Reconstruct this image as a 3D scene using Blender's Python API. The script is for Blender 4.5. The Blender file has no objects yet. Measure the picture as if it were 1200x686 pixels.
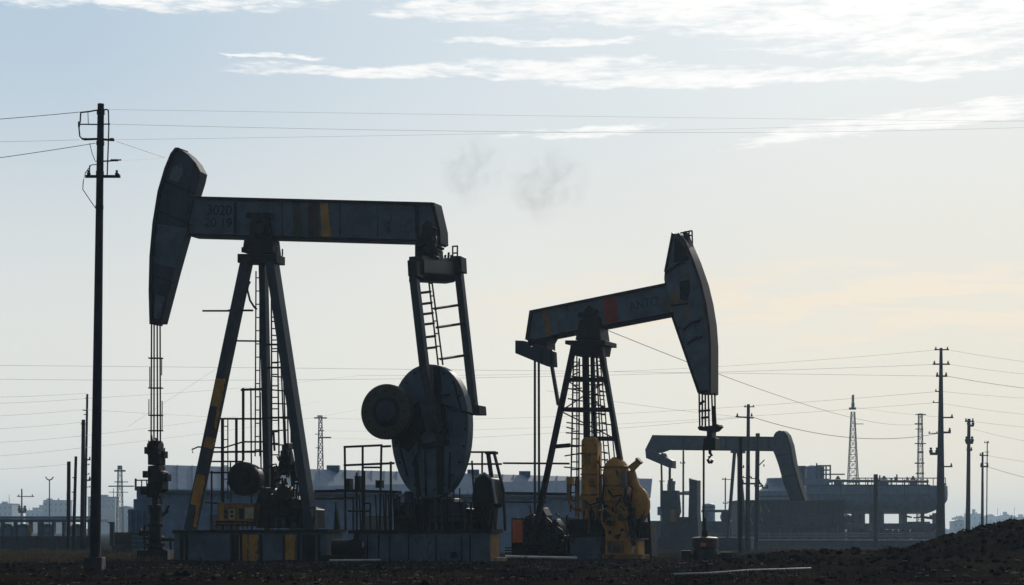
import bpy, math, random
from mathutils import Vector, Matrix, noise

R = math.radians
S = bpy.context.scene
COL = S.collection
rnd = random.Random(11)

# ------------------------------------------------------------------ camera
HZ, CAMH, F = 622.0, 0.80, 2000.0          # horizon row, eye height, focal length in photo pixels (1200 wide)
cd = bpy.data.cameras.new('camera')
cam = bpy.data.objects.new('camera', cd); COL.objects.link(cam)
cam.location = (0, 0, CAMH); cam.rotation_euler = (R(90), 0, 0)
cd.sensor_width = 36.0; cd.sensor_fit = 'HORIZONTAL'; cd.lens = 60.0
cd.shift_y = (HZ - 343.0) / 1200.0
cd.clip_start = 0.5; cd.clip_end = 9000
S.camera = cam

def at(px, py, d):
    return Vector(((px - 600) / F * d, d, CAMH + (HZ - py) / F * d))

def sstep(a, b, t):
    t = max(0.0, min(1.0, (t - a) / (b - a))); return t * t * (3 - 2 * t)

def nz(x, y, s, seed=0.0):
    return noise.noise(Vector((x * s + seed, y * s - seed * 1.7, seed * .37)))

RIDGE = [(-400, 668), (700, 668), (800, 664), (860, 657), (900, 653), (940, 650), (985, 650), (1020, 650), (1050, 647), (1085, 645),
         (1104, 636), (1122, 628), (1145, 621), (1170, 614), (1200, 609), (1260, 603), (1340, 606), (1500, 640), (1700, 668), (3000, 668)]
def ridge(px):
    for (a, b), (c, e) in zip(RIDGE, RIDGE[1:]):
        if a <= px <= c:
            return b + (e - b) * (px - a) / (c - a)
    return 668

def gz(x, y):
    z = -0.42 * sstep(56, 92, y)
    if y > 20:
        z += 0.05 * nz(x, y, .35, 3) + 0.03 * nz(x, y, 1.1, 5)
    if 22 < y < 52:
        px = 600 + F * x / 36.0
        h = max(0.0, CAMH - (ridge(px) - HZ) * 36 / F + 0.02)
        if h > 0:
            w = math.exp(-((y - 36) / (4.0 + 1.0 * h)) ** 2)
            z += h * w * (1 + .10 * nz(x, y, .9, 9))
            z += w * min(h, .5) * (.16 * nz(x, y, 2.3, 1) + .13 * nz(x, y, 5.5, 2) + .10 * nz(x, y, 10, 4))
        z += .02 * nz(x, y, 3.5, 8) + .014 * nz(x, y, 8, 6)
    return z

# ------------------------------------------------------------------ mesh builder
class MB:
    def __init__(s): s.v = []; s.f = []
    def add(s, vs, fs):
        o = len(s.v); s.v += [Vector(p) for p in vs]; s.f += [tuple(i + o for i in f) for f in fs]; return s
    def prism(s, A, B):
        n = len(A)
        return s.add(list(A) + list(B), [tuple(range(n)), tuple(range(2 * n - 1, n - 1, -1))] + [(i, i + n, (i + 1) % n + n, (i + 1) % n) for i in range(n)])
    def beam(s, p, q, w, t, n=(0, 1, 0), w2=None):
        p, q, n = Vector(p), Vector(q), Vector(n)
        d = (q - p).normalized(); e = d.cross(n)
        if e.length < 1e-4: n = Vector((1, 0, 0)); e = d.cross(n)
        e.normalize(); m = e.cross(d).normalized()
        w2 = w if w2 is None else w2
        A = [p + e * (a * w / 2) + m * (b * t / 2) for a, b in ((-1, -1), (1, -1), (1, 1), (-1, 1))]
        B = [q + e * (a * w2 / 2) + m * (b * t / 2) for a, b in ((-1, -1), (1, -1), (1, 1), (-1, 1))]
        return s.prism(A, B)
    def box(s, c, hx, hy, hz, rz=0.0):
        c = Vector(c); ca, sa = math.cos(rz), math.sin(rz)
        P = lambda a, b, z: c + Vector((a * ca - b * sa, a * sa + b * ca, z))
        q = [(-hx, -hy), (hx, -hy), (hx, hy), (-hx, hy)]
        return s.prism([P(a, b, -hz) for a, b in q], [P(a, b, hz) for a, b in q])
    def lathe(s, c, axis, prof, n=24):
        c, ax = Vector(c), Vector(axis).normalized()
        e = ax.orthogonal().normalized(); g = ax.cross(e)
        vs, fs = [], []
        for h, r in prof:
            for k in range(n):
                t = 2 * math.pi * k / n
                vs.append(c + ax * h + (e * math.cos(t) + g * math.sin(t)) * max(r, 1e-4))
        for i in range(len(prof) - 1):
            for k in range(n):
                fs.append((i * n + k, i * n + (k + 1) % n, (i + 1) * n + (k + 1) % n, (i + 1) * n + k))
        fs.append(tuple(range(n - 1, -1, -1))); fs.append(tuple((len(prof) - 1) * n + k for k in range(n)))
        return s.add(vs, fs)
    def tube(s, p, q, r, r2=None, n=8):
        p, q = Vector(p), Vector(q)
        return s.lathe(p, q - p, [(0, r), ((q - p).length, r if r2 is None else r2)], n)
    def path(s, pts, r, n=5):
        pts = [Vector(p) for p in pts]; vs, fs = [], []
        for i, p in enumerate(pts):
            d = (pts[min(i + 1, len(pts) - 1)] - pts[max(i - 1, 0)]).normalized()
            up = Vector((0, 0, 1)) if abs(d.z) < .95 else Vector((1, 0, 0))
            e = d.cross(up).normalized(); g = e.cross(d)
            for k in range(n):
                t = 2 * math.pi * k / n
                vs.append(p + (e * math.cos(t) + g * math.sin(t)) * r)
        for i in range(len(pts) - 1):
            for k in range(n):
                fs.append((i * n + k, i * n + (k + 1) % n, (i + 1) * n + (k + 1) % n, (i + 1) * n + k))
        fs.append(tuple(range(n - 1, -1, -1))); fs.append(tuple((len(pts) - 1) * n + k for k in range(n)))
        return s.add(vs, fs)
    def build(s, name, mat, parent=None, org=None, smooth=True, bevel=0):
        o0 = ORG.get(parent.name) if parent is not None else (Vector(org) if org is not None else Vector((0, 0, 0)))
        me = bpy.data.meshes.new(name)
        me.from_pydata([tuple(p - o0) for p in s.v], [], s.f)
        import bmesh
        bm = bmesh.new(); bm.from_mesh(me); bmesh.ops.recalc_face_normals(bm, faces=bm.faces); bm.to_mesh(me); bm.free()
        if smooth:
            me.polygons.foreach_set('use_smooth', [True] * len(me.polygons)); me.set_sharp_from_angle(angle=R(35))
        if mat: me.materials.append(mat)
        o = bpy.data.objects.new(name, me); COL.objects.link(o)
        if parent is not None: o.parent = parent
        else: o.location = o0
        ORG[o.name] = o0
        if bevel:
            b = o.modifiers.new('bevel', 'BEVEL'); b.width = bevel; b.segments = 2; b.limit_method = 'ANGLE'; b.angle_limit = R(40)
        return o
ORG = {}

def tag(o, label=None, cat=None, group=None, kind=None):
    for k, v in (('label', label), ('category', cat), ('group', group), ('kind', kind)):
        if v: o[k] = v
    return o
def thing(name, loc, label, cat, group=None):
    o = bpy.data.objects.new(name, None); COL.objects.link(o); o.location = loc; ORG[o.name] = Vector(loc)
    o.empty_display_size = .3
    return tag(o, label, cat, group)

# ------------------------------------------------------------------ materials
class N:
    """Small arithmetic on shader sockets."""
    def __init__(s, t, sock): s.t, s.s = t, sock
    def _op(s, op, b=None, c=None):
        m = s.t.nodes.new('ShaderNodeMath'); m.operation = op
        s.t.links.new(s.s, m.inputs[0])
        for i, x in ((1, b), (2, c)):
            if x is None: continue
            if isinstance(x, N): s.t.links.new(x.s, m.inputs[i])
            else: m.inputs[i].default_value = x
        return N(s.t, m.outputs[0])
    def __add__(s, b): return s._op('ADD', b)
    def __sub__(s, b): return s._op('SUBTRACT', b)
    def __mul__(s, b): return s._op('MULTIPLY', b)
    def __truediv__(s, b): return s._op('DIVIDE', b)
    def abs(s): return s._op('ABSOLUTE')
    def max(s, b): return s._op('MAXIMUM', b)
    def min(s, b): return s._op('MINIMUM', b)
    def pow(s, b): return s._op('POWER', b)
    def sq(s): return s._op('MULTIPLY', s)
    def ramp(s, a, b, lo=0.0, hi=1.0):
        m = s.t.nodes.new('ShaderNodeMapRange'); m.interpolation_type = 'SMOOTHSTEP'
        s.t.links.new(s.s, m.inputs[0])
        for i, x in zip((1, 2, 3, 4), (a, b, lo, hi)): m.inputs[i].default_value = x
        return N(s.t, m.outputs[0])

def mixc(t, f, a, b):
    m = t.nodes.new('ShaderNodeMix'); m.data_type = 'RGBA'
    for i, x in ((0, f), (6, a), (7, b)):
        if isinstance(x, N): t.links.new(x.s, m.inputs[i])
        elif hasattr(x, 'links'): t.links.new(x, m.inputs[i])
        elif i == 0: m.inputs[0].default_value = x
        else: m.inputs[i].default_value = (*x[:3], 1)
    return m.outputs[2]

def noisen(t, vec, scale, detail=4, rough=.55, sc3=None, dist=0):
    if sc3:
        mp = t.nodes.new('ShaderNodeMapping'); t.links.new(vec, mp.inputs[0]); mp.inputs['Scale'].default_value = sc3; vec = mp.outputs[0]
    n = t.nodes.new('ShaderNodeTexNoise'); t.links.new(vec, n.inputs['Vector'])
    n.inputs['Scale'].default_value = scale; n.inputs['Detail'].default_value = detail; n.inputs['Roughness'].default_value = rough
    n.inputs['Distortion'].default_value = dist
    return N(t, n.outputs[0])

def mat(name, base, rough=.6, metal=0.0, var=.35, dirt=0.0, dirtc=(.06, .035, .02), dscale=1.6, bump=.0, bscale=30, streak=True, spec=.5):
    m = bpy.data.materials.new(name); m.use_nodes = True
    t = m.node_tree; b = t.nodes['Principled BSDF']
    tc = t.nodes.new('ShaderNodeTexCoord').outputs['Object']
    c = mixc(t, noisen(t, tc, 2.3, 5).ramp(.3, .7), [x * (1 - var) for x in base], [min(1, x * (1 + var * .6)) for x in base])
    fine = noisen(t, tc, 19, 6, .7)
    c = mixc(t, fine.ramp(.4, .75) * .35, c, [x * .45 for x in base])
    if dirt > 0:
        d = noisen(t, tc, dscale, 7, .66, (1, 1, .45) if streak else None)
        c = mixc(t, d.ramp(.66 - dirt * .3, .74 - dirt * .22) * .92, c, dirtc)
    t.links.new(c, b.inputs['Base Color'])
    b.inputs['Roughness'].default_value = rough; b.inputs['Metallic'].default_value = metal
    b.inputs['Specular IOR Level'].default_value = spec
    if bump:
        bn = t.nodes.new('ShaderNodeBump'); bn.inputs['Strength'].default_value = bump; bn.inputs['Distance'].default_value = .05
        t.links.new(noisen(t, tc, bscale, 6).s, bn.inputs['Height']); t.links.new(bn.outputs[0], b.inputs['Normal'])
    return m

M = {}
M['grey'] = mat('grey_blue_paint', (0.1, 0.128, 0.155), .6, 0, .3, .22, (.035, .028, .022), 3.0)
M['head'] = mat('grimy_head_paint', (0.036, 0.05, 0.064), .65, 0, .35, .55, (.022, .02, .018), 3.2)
M['palebeam'] = mat('chalky_blue_paint', (.135, .17, .20), .6, 0, .3, .22, (.035, .028, .022), 3.0)
M['pale'] = mat('pale_grey_paint', (0.15, 0.18, 0.2), .6, 0, .3, .4, (.06, .05, .035), 3.2)
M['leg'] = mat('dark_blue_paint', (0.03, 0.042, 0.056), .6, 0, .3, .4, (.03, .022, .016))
M['dark'] = mat('oily_black_steel', (0.015, 0.013, 0.0115), .55, .0, .4, .3, (.05, .03, .018), spec=.25)
M['rail'] = mat('rusted_rail_steel', (0.02, 0.0185, 0.0175), .65, 0, .4, .4, (.07, .035, .02), 4, spec=.25)
M['yellow'] = mat('worn_yellow_paint', (0.6, 0.26, 0.018), .55, 0, .3, .22, (.05, .03, .018), 3.2)
M['ochre'] = mat('ochre_paint', (0.32, 0.15, 0.025), .6, 0, .3, .45, (.05, .035, .02), 2)
M['brown'] = mat('brown_red_paint', (0.075, 0.03, 0.02), .6, 0, .3, .3, (.03, .02, .015), 2)
M['red'] = mat('red_paint', (.40, .05, .03), .6, 0, .3, .3, (.05, .02, .015), 2)
M['orange'] = mat('orange_paint', (0.85, 0.17, 0.04), .5, 0, .2, .2, (.1, .03, .02), 3)
M['olive'] = mat('olive_paint', (0.06, 0.05, 0.022), .6, 0, .3, .3, (.03, .025, .02), 2)
M['ink'] = mat('black_lettering', (.012, .013, .015), .7, 0, .1)
M['concrete'] = mat('stained_concrete', (0.04, 0.04, 0.039), .85, 0, .3, .4, (.07, .06, .05), 1.2, .3)
M['panel'] = mat('pale_panel', (.55, .45, .25), .5, 0, .2, .3, (.08, .06, .04), 3)
M['white'] = mat('white_paint', (.7, .7, .66), .5, 0, .15, .25, (.2, .17, .13), 3)
M['pipe'] = mat('pale_steel_pipe', (.5, .48, .44), .3, .6, .2, .2, (.15, .12, .09), 3)
M['timber'] = mat('weathered_pole_timber', (0.022, 0.024, 0.027), .85, 0, .35, .25, (.025, .02, .018), 2, .3, 14)
M['wire'] = mat('black_cable', (.03, .03, .032), .6, 0, .1)
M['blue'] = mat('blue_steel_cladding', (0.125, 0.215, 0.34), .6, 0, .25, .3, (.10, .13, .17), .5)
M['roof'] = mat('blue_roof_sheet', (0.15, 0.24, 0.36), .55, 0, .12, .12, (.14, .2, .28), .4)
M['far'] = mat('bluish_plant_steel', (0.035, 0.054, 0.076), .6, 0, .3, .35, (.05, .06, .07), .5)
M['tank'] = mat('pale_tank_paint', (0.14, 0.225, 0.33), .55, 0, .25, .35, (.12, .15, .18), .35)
M['plant'] = mat('sooty_plant_steel', (.019, .027, .036), .65, 0, .3, .3, (.03, .03, .03), .5)
M['straw'] = mat('pale_straw_litter', (.34, .29, .2), .8, 0, .4, 0, streak=False)
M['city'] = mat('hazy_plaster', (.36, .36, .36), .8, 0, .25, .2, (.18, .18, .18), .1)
M['window'] = mat('dark_window_glass', (.03, .035, .04), .15, 0, .2)
M['fence'] = mat('dark_fence_board', (0.022, 0.029, 0.04), .8, 0, .3, .3, (.03, .03, .03), .6)
M['grass'] = mat('dry_straw_grass', (0.085, 0.066, 0.043), .85, 0, .45, 0, streak=False)
M['weed'] = mat('dark_weed_stem', (.035, .03, .02), .85, 0, .4)
M['leaf'] = mat('dusty_leaf', (0.035, 0.042, 0.025), .8, 0, .4)
M['clod'] = mat('dry_clod', (0.011, 0.009, 0.0075), .95, 0, .45, bump=.4, bscale=20, spec=0)

def thin_leaf(m):                                  # light passes through thin blades
    t = m.node_tree; b = t.nodes['Principled BSDF']; tr = t.nodes.new('ShaderNodeBsdfTranslucent'); mx = t.nodes.new('ShaderNodeMixShader'); mx.inputs[0].default_value = .3
    src = b.inputs['Base Color'].links[0].from_socket; t.links.new(src, tr.inputs['Color'])
    t.links.new(b.outputs[0], mx.inputs[1]); t.links.new(tr.outputs[0], mx.inputs[2]); t.links.new(mx.outputs[0], t.nodes['Material Output'].inputs['Surface'])
thin_leaf(M['grass'])

def dirt_mat():
    m = bpy.data.materials.new('bare_dirt'); m.use_nodes = True
    t = m.node_tree; b = t.nodes['Principled BSDF']
    tc = t.nodes.new('ShaderNodeTexCoord').outputs['Object']
    c = mixc(t, noisen(t, tc, .5, 6, .6).ramp(.35, .65), (.014, .0115, .009), (.034, .0265, .020))
    c = mixc(t, noisen(t, tc, 7, 6, .7).ramp(.45, .7) * .6, c, (.006, .0055, .005))
    c = mixc(t, noisen(t, tc, 26, 3, .7).ramp(.64, .72) * .5, c, (.10, .08, .06))
    t.links.new(c, b.inputs['Base Color']); b.inputs['Roughness'].default_value = 1; b.inputs['Specular IOR Level'].default_value = 0
    bn = t.nodes.new('ShaderNodeBump'); bn.inputs['Strength'].default_value = .8; bn.inputs['Distance'].default_value = .08
    h = noisen(t, tc, 5, 8, .68)
    t.links.new(h.s, bn.inputs['Height']); t.links.new(bn.outputs[0], b.inputs['Normal'])
    return m
M['dirt'] = dirt_mat()

# ------------------------------------------------------------------ ground
def lines(lo, hi, step, far_lo, far_hi):
    a = []; x = lo
    while x <= hi + 1e-6: a.append(x); x += step
    s = step; x = hi
    while x < far_hi: s *= 1.22; x += s; a.append(x)
    s = step; x = lo; b = []
    while x > far_lo: s *= 1.22; x -= s; b.append(x)
    return b[::-1] + a
xs = lines(-15, 16, .13, -4000, 4000); ys = lines(24, 60, .16, -300, 6000)
g = MB(); nx = len(xs)
g.v = [Vector((x, y, gz(x, y))) for y in ys for x in xs]
g.f = [(j * nx + i, j * nx + i + 1, (j + 1) * nx + i + 1, (j + 1) * nx + i) for j in range(len(ys) - 1) for i in range(nx - 1)]
tag(g.build('ground', M['dirt']), kind='structure')

# clods and stones on the mound, grass on the ground (uncountable)
def clump(c, r):
    mb = []
    return c, r
cl = MB()
ico_v = []
ph = (1 + 5 ** .5) / 2
for a in (-1, 1):
    for b in (-ph, ph): ico_v += [(0, a, b), (a, b, 0), (b, 0, a)]
ico_v = [Vector(v).normalized() for v in ico_v]
import bmesh
_bm = bmesh.new(); bmesh.ops.create_icosphere(_bm, subdivisions=1, radius=1)
ICO = [v.co.copy() for v in _bm.verts]; ICOF = [tuple(v.index for v in f.verts) for f in _bm.faces]; _bm.free()
def lump(mb, c, r, flat=.7, jit=.3, rn=rnd):
    s = [r * (1 + rn.uniform(-jit, jit)) for _ in range(3)]
    a = rn.uniform(0, 6.28); ca, sa = math.cos(a), math.sin(a)
    vs = []
    for v in ICO:
        k = 1 + rn.uniform(-jit, jit) * .6
        x, y, z = v.x * s[0] * k, v.y * s[1] * k, v.z * s[2] * flat * k
        vs.append((c[0] + x * ca - y * sa, c[1] + x * sa + y * ca, c[2] + z))
    mb.add(vs, ICOF)
for i in range(2300):
    px = rnd.uniform(820, 1330) if i % 3 else rnd.uniform(-60, 1250)
    d = rnd.gauss(35.5, 2.6) if i % 3 else rnd.uniform(25, 43)
    x = (px - 600) / F * d
    if i % 3 and rnd.random() > min(1, (668 - ridge(px)) / 30 + .15): continue
    r = abs(rnd.gauss(.0, .028)) + .012
    lump(cl, (x, d, gz(x, d) + r * .05), min(r, .12), .85, .4)
tag(cl.build('dirt_clods', M['clod'], smooth=False), 'dark dry clods and stones strewn over the dirt mound', kind='stuff')

def blades(name, label, spots, hmin, hmax, w, m):
    mb = MB()
    for (x, y) in spots:
        z = gz(x, y) - .01; h = rnd.uniform(hmin, hmax); a = rnd.uniform(0, 6.28); l = rnd.uniform(.1, .7) * h
        dx, dy = math.cos(a), math.sin(a); ww = w * rnd.uniform(.6, 1.4) / 2
        b = rnd.uniform(0, 6.28); ex, ey = math.cos(b) * ww, math.sin(b) * ww * .5
        p0, p1, p2 = (x, y, z), (x + dx * l * .35, y + dy * l * .35, z + h * .6), (x + dx * l, y + dy * l, z + h)
        mb.add([(p0[0] - ex, p0[1] - ey, p0[2]), (p0[0] + ex, p0[1] + ey, p0[2]), (p1[0] + ex * .8, p1[1] + ey * .8, p1[2]), (p1[0] - ex * .8, p1[1] - ey * .8, p1[2]), p2],
               [(0, 1, 2, 3), (3, 2, 4)])
    return tag(mb.build(name, m, smooth=False), label, kind='stuff')
sp = []
while len(sp) < 6000:
    d = rnd.uniform(41, 66); px = rnd.uniform(-60, 190)
    x = (px - 600) / F * d
    if nz(x, d, .35, 21) + .1 < rnd.random() * .6 or (px > 120 and rnd.random() < .6): continue
    sp.append((x, d))
blades('dry_grass', 'pale dry grass in patches around the poles', sp, .04, .2, .016, M['grass'])
sp = []
while len(sp) < 11000:
    d = rnd.uniform(25, 44); px = rnd.uniform(-40, 1260); x = (px - 600) / F * d
    if nz(x, d, .9, 31) + .1 < rnd.random() * .8: continue
    sp.append((x, d))
blades('weeds', 'short dark weeds scattered over the dirt', sp, .03, .15, .012, M['weed'])

sp = []
while len(sp) < 700:
    d = rnd.uniform(25, 43.5); px = rnd.uniform(-40, 1240); x = (px - 600) / F * d
    if nz(x, d, .6, 51) + .2 < rnd.random() * .8: continue
    sp.append((x, d))
mb = MB()
for (x, y) in sp:
    a = rnd.uniform(0, 3.14); l = rnd.uniform(.015, .07); z = gz(x, y) + .012; ca, sa = math.cos(a) * l, math.sin(a) * l; w_ = rnd.uniform(.004, .010)
    mb.prism([(x - ca, y - sa, z), (x + ca, y + sa, z + rnd.uniform(-.01, .04)), (x + ca, y + sa + w_, z + .01)], [(x - ca, y - sa, z + w_), (x + ca, y + sa, z + .01 + w_), (x + ca, y + sa + w_, z + .012 + w_)])
tag(mb.build('straw_litter', M['straw'], smooth=False), 'pale bits of straw and litter strewn over the dark dirt', kind='stuff')

# ------------------------------------------------------------------ pumpjack frame of reference
class Jack:
    def __init__(s, px, d, yaw, gy=None):
        a = R(yaw)
        s.u = Vector((math.cos(a), -math.sin(a), 0)); s.n = Vector((math.sin(a), math.cos(a), 0))
        s.C = Vector(((px - 600) / F * d, d, 0)); s.C.z = gz(s.C.x, s.C.y); s.k = F / d
    def P(s, px, py, v=0.0):
        r = Vector(((px - 600) / F, 1, (HZ - py) / F))
        o = Vector((s.C.x, s.C.y, CAMH))
        t = (s.n.dot(s.C) + v) / r.dot(s.n)
        return Vector((0, 0, CAMH)) + r * t
    def ext(s, mb, poly, v0, v1):
        A = [s.P(x, y, v0) for x, y in poly]
        return mb.prism(A, [p + s.n * (v1 - v0) for p in A])
    def slab(s, name, m, parent, poly, v0, v1, bevel=0):
        if name.startswith('paint_') or name.startswith('grease'):     # worn, flaked outline
            q = []
            for (ax, ay), (bx, by) in zip(poly, list(poly[1:]) + [poly[0]]):
                k = max(1, int(math.hypot(bx - ax, by - ay) / 1.6))
                for i in range(k):
                    f = i / k; j = .55 if i else .2
                    q.append((ax + (bx - ax) * f + rnd.uniform(-j, j), ay + (by - ay) * f + rnd.uniform(-j, j) * .6))
            poly = q
        return s.ext(MB(), poly, v0, v1).build(name, m, parent, bevel=bevel)
    def bar(s, mb, a, b, wpx, t, w2=None):
        return mb.beam(s.P(*a), s.P(*b), wpx / s.k, t, s.n, None if w2 is None else w2 / s.k)
    def rod(s, mb, a, b, rpx, n=6):
        return mb.tube(s.P(*a), s.P(*b), rpx / s.k, n=n)
    def B(s, name, m, parent, a, b, wpx, t, w2=None):
        return s.bar(MB(), a, b, wpx, t, w2).build(name, m, parent)
    def T(s, name, m, parent, a, b, rpx, n=8):
        return s.rod(MB(), a, b, rpx, n).build(name, m, parent)
    def ladder(s, parent, l0, l1, r0, r1, nr, rpx=1.0, m=None, name='ladder'):
        m = m or M['rail']
        mb = MB(); s.rod(mb, l0, l1, rpx); s.rod(mb, r0, r1, rpx); o = mb.build(name, m, parent)
        L0, L1, R0, R1 = s.P(*l0), s.P(*l1), s.P(*r0), s.P(*r1)
        for i in range(nr):
            f = (i + .5) / nr
            MB().tube(L0.lerp(L1, f), R0.lerp(R1, f), rpx * .75 / s.k, n=6).build('rung', m, o)
        return o
    def frame(s, parent, posts, rails, rpx=1.2, name='railing', m=None):
        m = m or M['rail']; o = None
        for i, (a, b) in enumerate(rails):
            ob = s.T(name if o is None else 'rail', m, parent if o is None else o, a, b, rpx)
            o = o or ob
        for a, b in posts: s.T('post', m, o, a, b, rpx)
        return o
    def disc(s, mb, px, py, rpx, v0, v1, prof=None, n=40):
        c = s.P(px, py, v0); r = rpx / s.k; L = v1 - v0
        pr = prof or [(0, .94), (.04, 1), (.96, 1), (1, .94)]
        return mb.lathe(c, s.n, [(h * L, q * r) for h, q in pr], n)
    def text(s, body, parent, a, b, v, hpx, m, name='lettering', shear=0, thin=0):
        cu = bpy.data.curves.new('txt', 'FONT'); cu.body = body; cu.extrude = .002; cu.shear = shear; cu.offset = thin
        to = bpy.data.objects.new('txt', cu); COL.objects.link(to)
        dg = bpy.context.evaluated_depsgraph_get(); dg.update()
        me = bpy.data.meshes.new_from_object(to.evaluated_get(dg)); bpy.data.objects.remove(to)
        xsz = [p.co.x for p in me.vertices]; ysz = [p.co.y for p in me.vertices]
        x0, x1, y0, y1 = min(xsz), max(xsz), min(ysz), max(ysz)
        A, Bp = s.P(*a, v), s.P(*b, v); ux = (Bp - A); W = ux.length; ux.normalize()
        uy = (-s.n).cross(ux).normalized(); H = hpx / s.k
        o0 = ORG[parent.name]
        for p in me.vertices:
            q = A + ux * ((p.co.x - x0) / (x1 - x0) * W) + uy * ((p.co.y - y0) / (y1 - y0) * H) - s.n * (.004 + p.co.z)
            p.co = q - o0
        me.name = name; me.materials.append(m)
        o = bpy.data.objects.new(name, me); COL.objects.link(o); o.parent = parent; ORG[o.name] = o0
        return o

# ================================================================== pumpjack 1 (big, at the left)
J = Jack(308, 46, 22)
G1 = 'pumpjacks in the oil field'
r = thing('pumpjack', J.C, 'big grey pumpjack with level beam, black head at its left end and huge counterweight disc', 'pumpjack', G1)
# walking beam: web box with proud flanges
wb = J.slab('walking_beam', M['grey'], r, [(222, 232.5), (505, 240), (511, 262), (508, 287), (490, 287), (487, 281.5), (222, 274)], -.17, .17)
mb = MB(); J.ext(mb, [(222, 230), (506, 237.2), (506, 240.2), (222, 233)], -.24, .24); J.ext(mb, [(222, 273.6), (488, 281), (488, 284.2), (222, 277)], -.24, .24)
mb.build('flange', M['dark'], wb)
J.slab('end_plate', M['dark'], wb, [(505.2, 237.5), (508.5, 237.5), (516, 270), (516.5, 285), (512.5, 287), (511.4, 262)], -.24, .24)
J.slab('stiffener', M['dark'], wb, [(486, 241), (489, 241), (490, 280), (487, 280)], -.22, -.17)
J.slab('stiffener', M['dark'], wb, [(274, 236), (276, 236), (276, 273), (274, 273)], -.22, -.17)
for nm, m, x0, x1, sl in (('olive', 'olive', 343, 351, 3), ('dark red', 'brown', 361, 374, 0), ('yellow', 'yellow', 375.5, 383.5, 4)):
    y = lambda x: 232.8 + (x - 222) * .0265
    tag(J.slab('paint_band', M[m], wb, [(x0, y(x0) + .8), (x1, y(x1) + .8), (x1 + sl * 1.2, y(x1) + 40.4), (x0 + sl * .4, y(x0) + 40.4)], -.174, -.16), f'{nm} painted band')
for x in (330, 398, 442): J.slab('seam', M['dark'], wb, [(x, 233 + (x - 222) * .0265 + 2), (x + .8, 233 + (x - 222) * .0265 + 2), (x + 1, 233 + (x - 222) * .0265 + 40), (x + .2, 233 + (x - 222) * .0265 + 40)], -.176, -.165)
for k_ in range(18):
    x = 452 + (k_ % 6) * 6; y = 245 + (k_ // 6) * 13; J.disc(MB(), x, y, .7, -.185, -.165, n=6).build('rivet', M['dark'], wb)
J.text('3020', wb, (242.5, 252), (271, 252.7), -.172, 12, M['ink'], thin=.012)
J.text('20 19', wb, (239.5, 266), (271.5, 266.8), -.172, 11, M['ink'], thin=.012)
# horse head
front = [(207, 173.5), (213, 176), (221, 182), (229, 191), (235, 202), (233, 212), (228, 228), (217, 272), (204, 318), (188, 379), (177, 379), (175.5, 340), (176.5, 300), (180, 262), (186, 225), (194, 198), (201, 180)]
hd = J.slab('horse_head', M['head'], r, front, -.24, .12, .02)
arc = [(205, 173), (199.5, 180), (192.5, 197), (184.5, 224), (178.5, 261), (175, 300), (174, 340), (175, 380)]
J.slab('wireline_plate', M['dark'], hd, arc + [(x + 3.6, y) for x, y in arc[::-1]], -.31, .2)
J.slab('seam', M['dark'], hd, [(191, 211), (230, 227), (230, 228.6), (191, 212.6)], -.265, -.235)
J.slab('seam', M['dark'], hd, [(184, 246), (224, 263), (224, 264.6), (184, 247.6)], -.265, -.235)
J.slab('seam', M['dark'], hd, [(178.5, 322), (204, 331), (204, 332.2), (178.5, 323.2)], -.255, -.235)
J.slab('paint_patch', M['pale'], hd, [(202, 196), (213, 190), (214, 204), (208, 214), (198, 210)], -.243, -.235)
J.slab('paint_patch', M['pale'], hd, [(182, 345), (193, 348), (187, 374), (180, 374)], -.243, -.235)
J.slab('paint_patch', M['grey'], hd, [(181, 262), (219, 268), (205, 314), (178.5, 308)], -.242, -.235)
# bridle and carrier
br = None
for x0, x1 in ((177.6, 177), (180.6, 180.4), (184.2, 184.6), (187.6, 188)):
    for vv in ((-.12,) if br else (-.12,)):
        o = J.T('bridle_rope' if br is None else 'strand', M['dark'], r if br is None else br, (x0, 379, vv), (x1, 532, vv), .95)
        br = br or o
for x, y0, y1 in ((175.5, 430, 455), (189.5, 420, 440), (190, 470, 505), (174.5, 468, 487)):
    J.T('strand', M['rail'], br, (x, y0, -.12), (x, y1, -.12), .6)
for y in (420, 455, 487, 505): J.B('spacer', M['dark'], br, (175, y, -.12), (190, y, -.12), 1.5, .12)
cb = J.slab('carrier_bar', M['dark'], r, [(172, 520), (175, 517), (183, 516), (185, 520), (185, 530), (187, 532), (187, 545), (173, 545), (173, 534), (171.5, 532)], -.28, .02, .015)
J.slab('load_cell', M['dark'], cb, [(173, 546), (186, 545), (187, 552), (190, 553), (190, 574), (186, 577), (186, 583), (172, 583), (171, 570), (173, 566)], -.3, .02, .015)
J.B('clamp', M['dark'], cb, (168, 575, -.2), (176, 575, -.2), 10, .3)
for k in range(16):
    x = rnd.uniform(172, 191); y = rnd.uniform(520, 582); J.T('fitting', M[rnd.choice(('dark', 'rail'))], cb, (x, y, -.33), (x + rnd.uniform(-4, 4), y - rnd.uniform(3, 14), -.33), rnd.uniform(.6, 1.5), 6)
for x, y in ((171, 528), (190, 533), (194, 560), (169, 556)): J.slab('side_lug', M['dark'], cb, [(x - 2, y - 4), (x + 2, y - 4), (x + 2, y + 4), (x - 2, y + 4)], -.2, 0)
J.T('hook_rod', M['dark'], cb, (191, 545, -.1), (193, 525, -.1), .8)
J.T('polished_rod', M['pipe'], r, (183, 580, -.12), (183, 612, -.12), 1.6)
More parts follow.
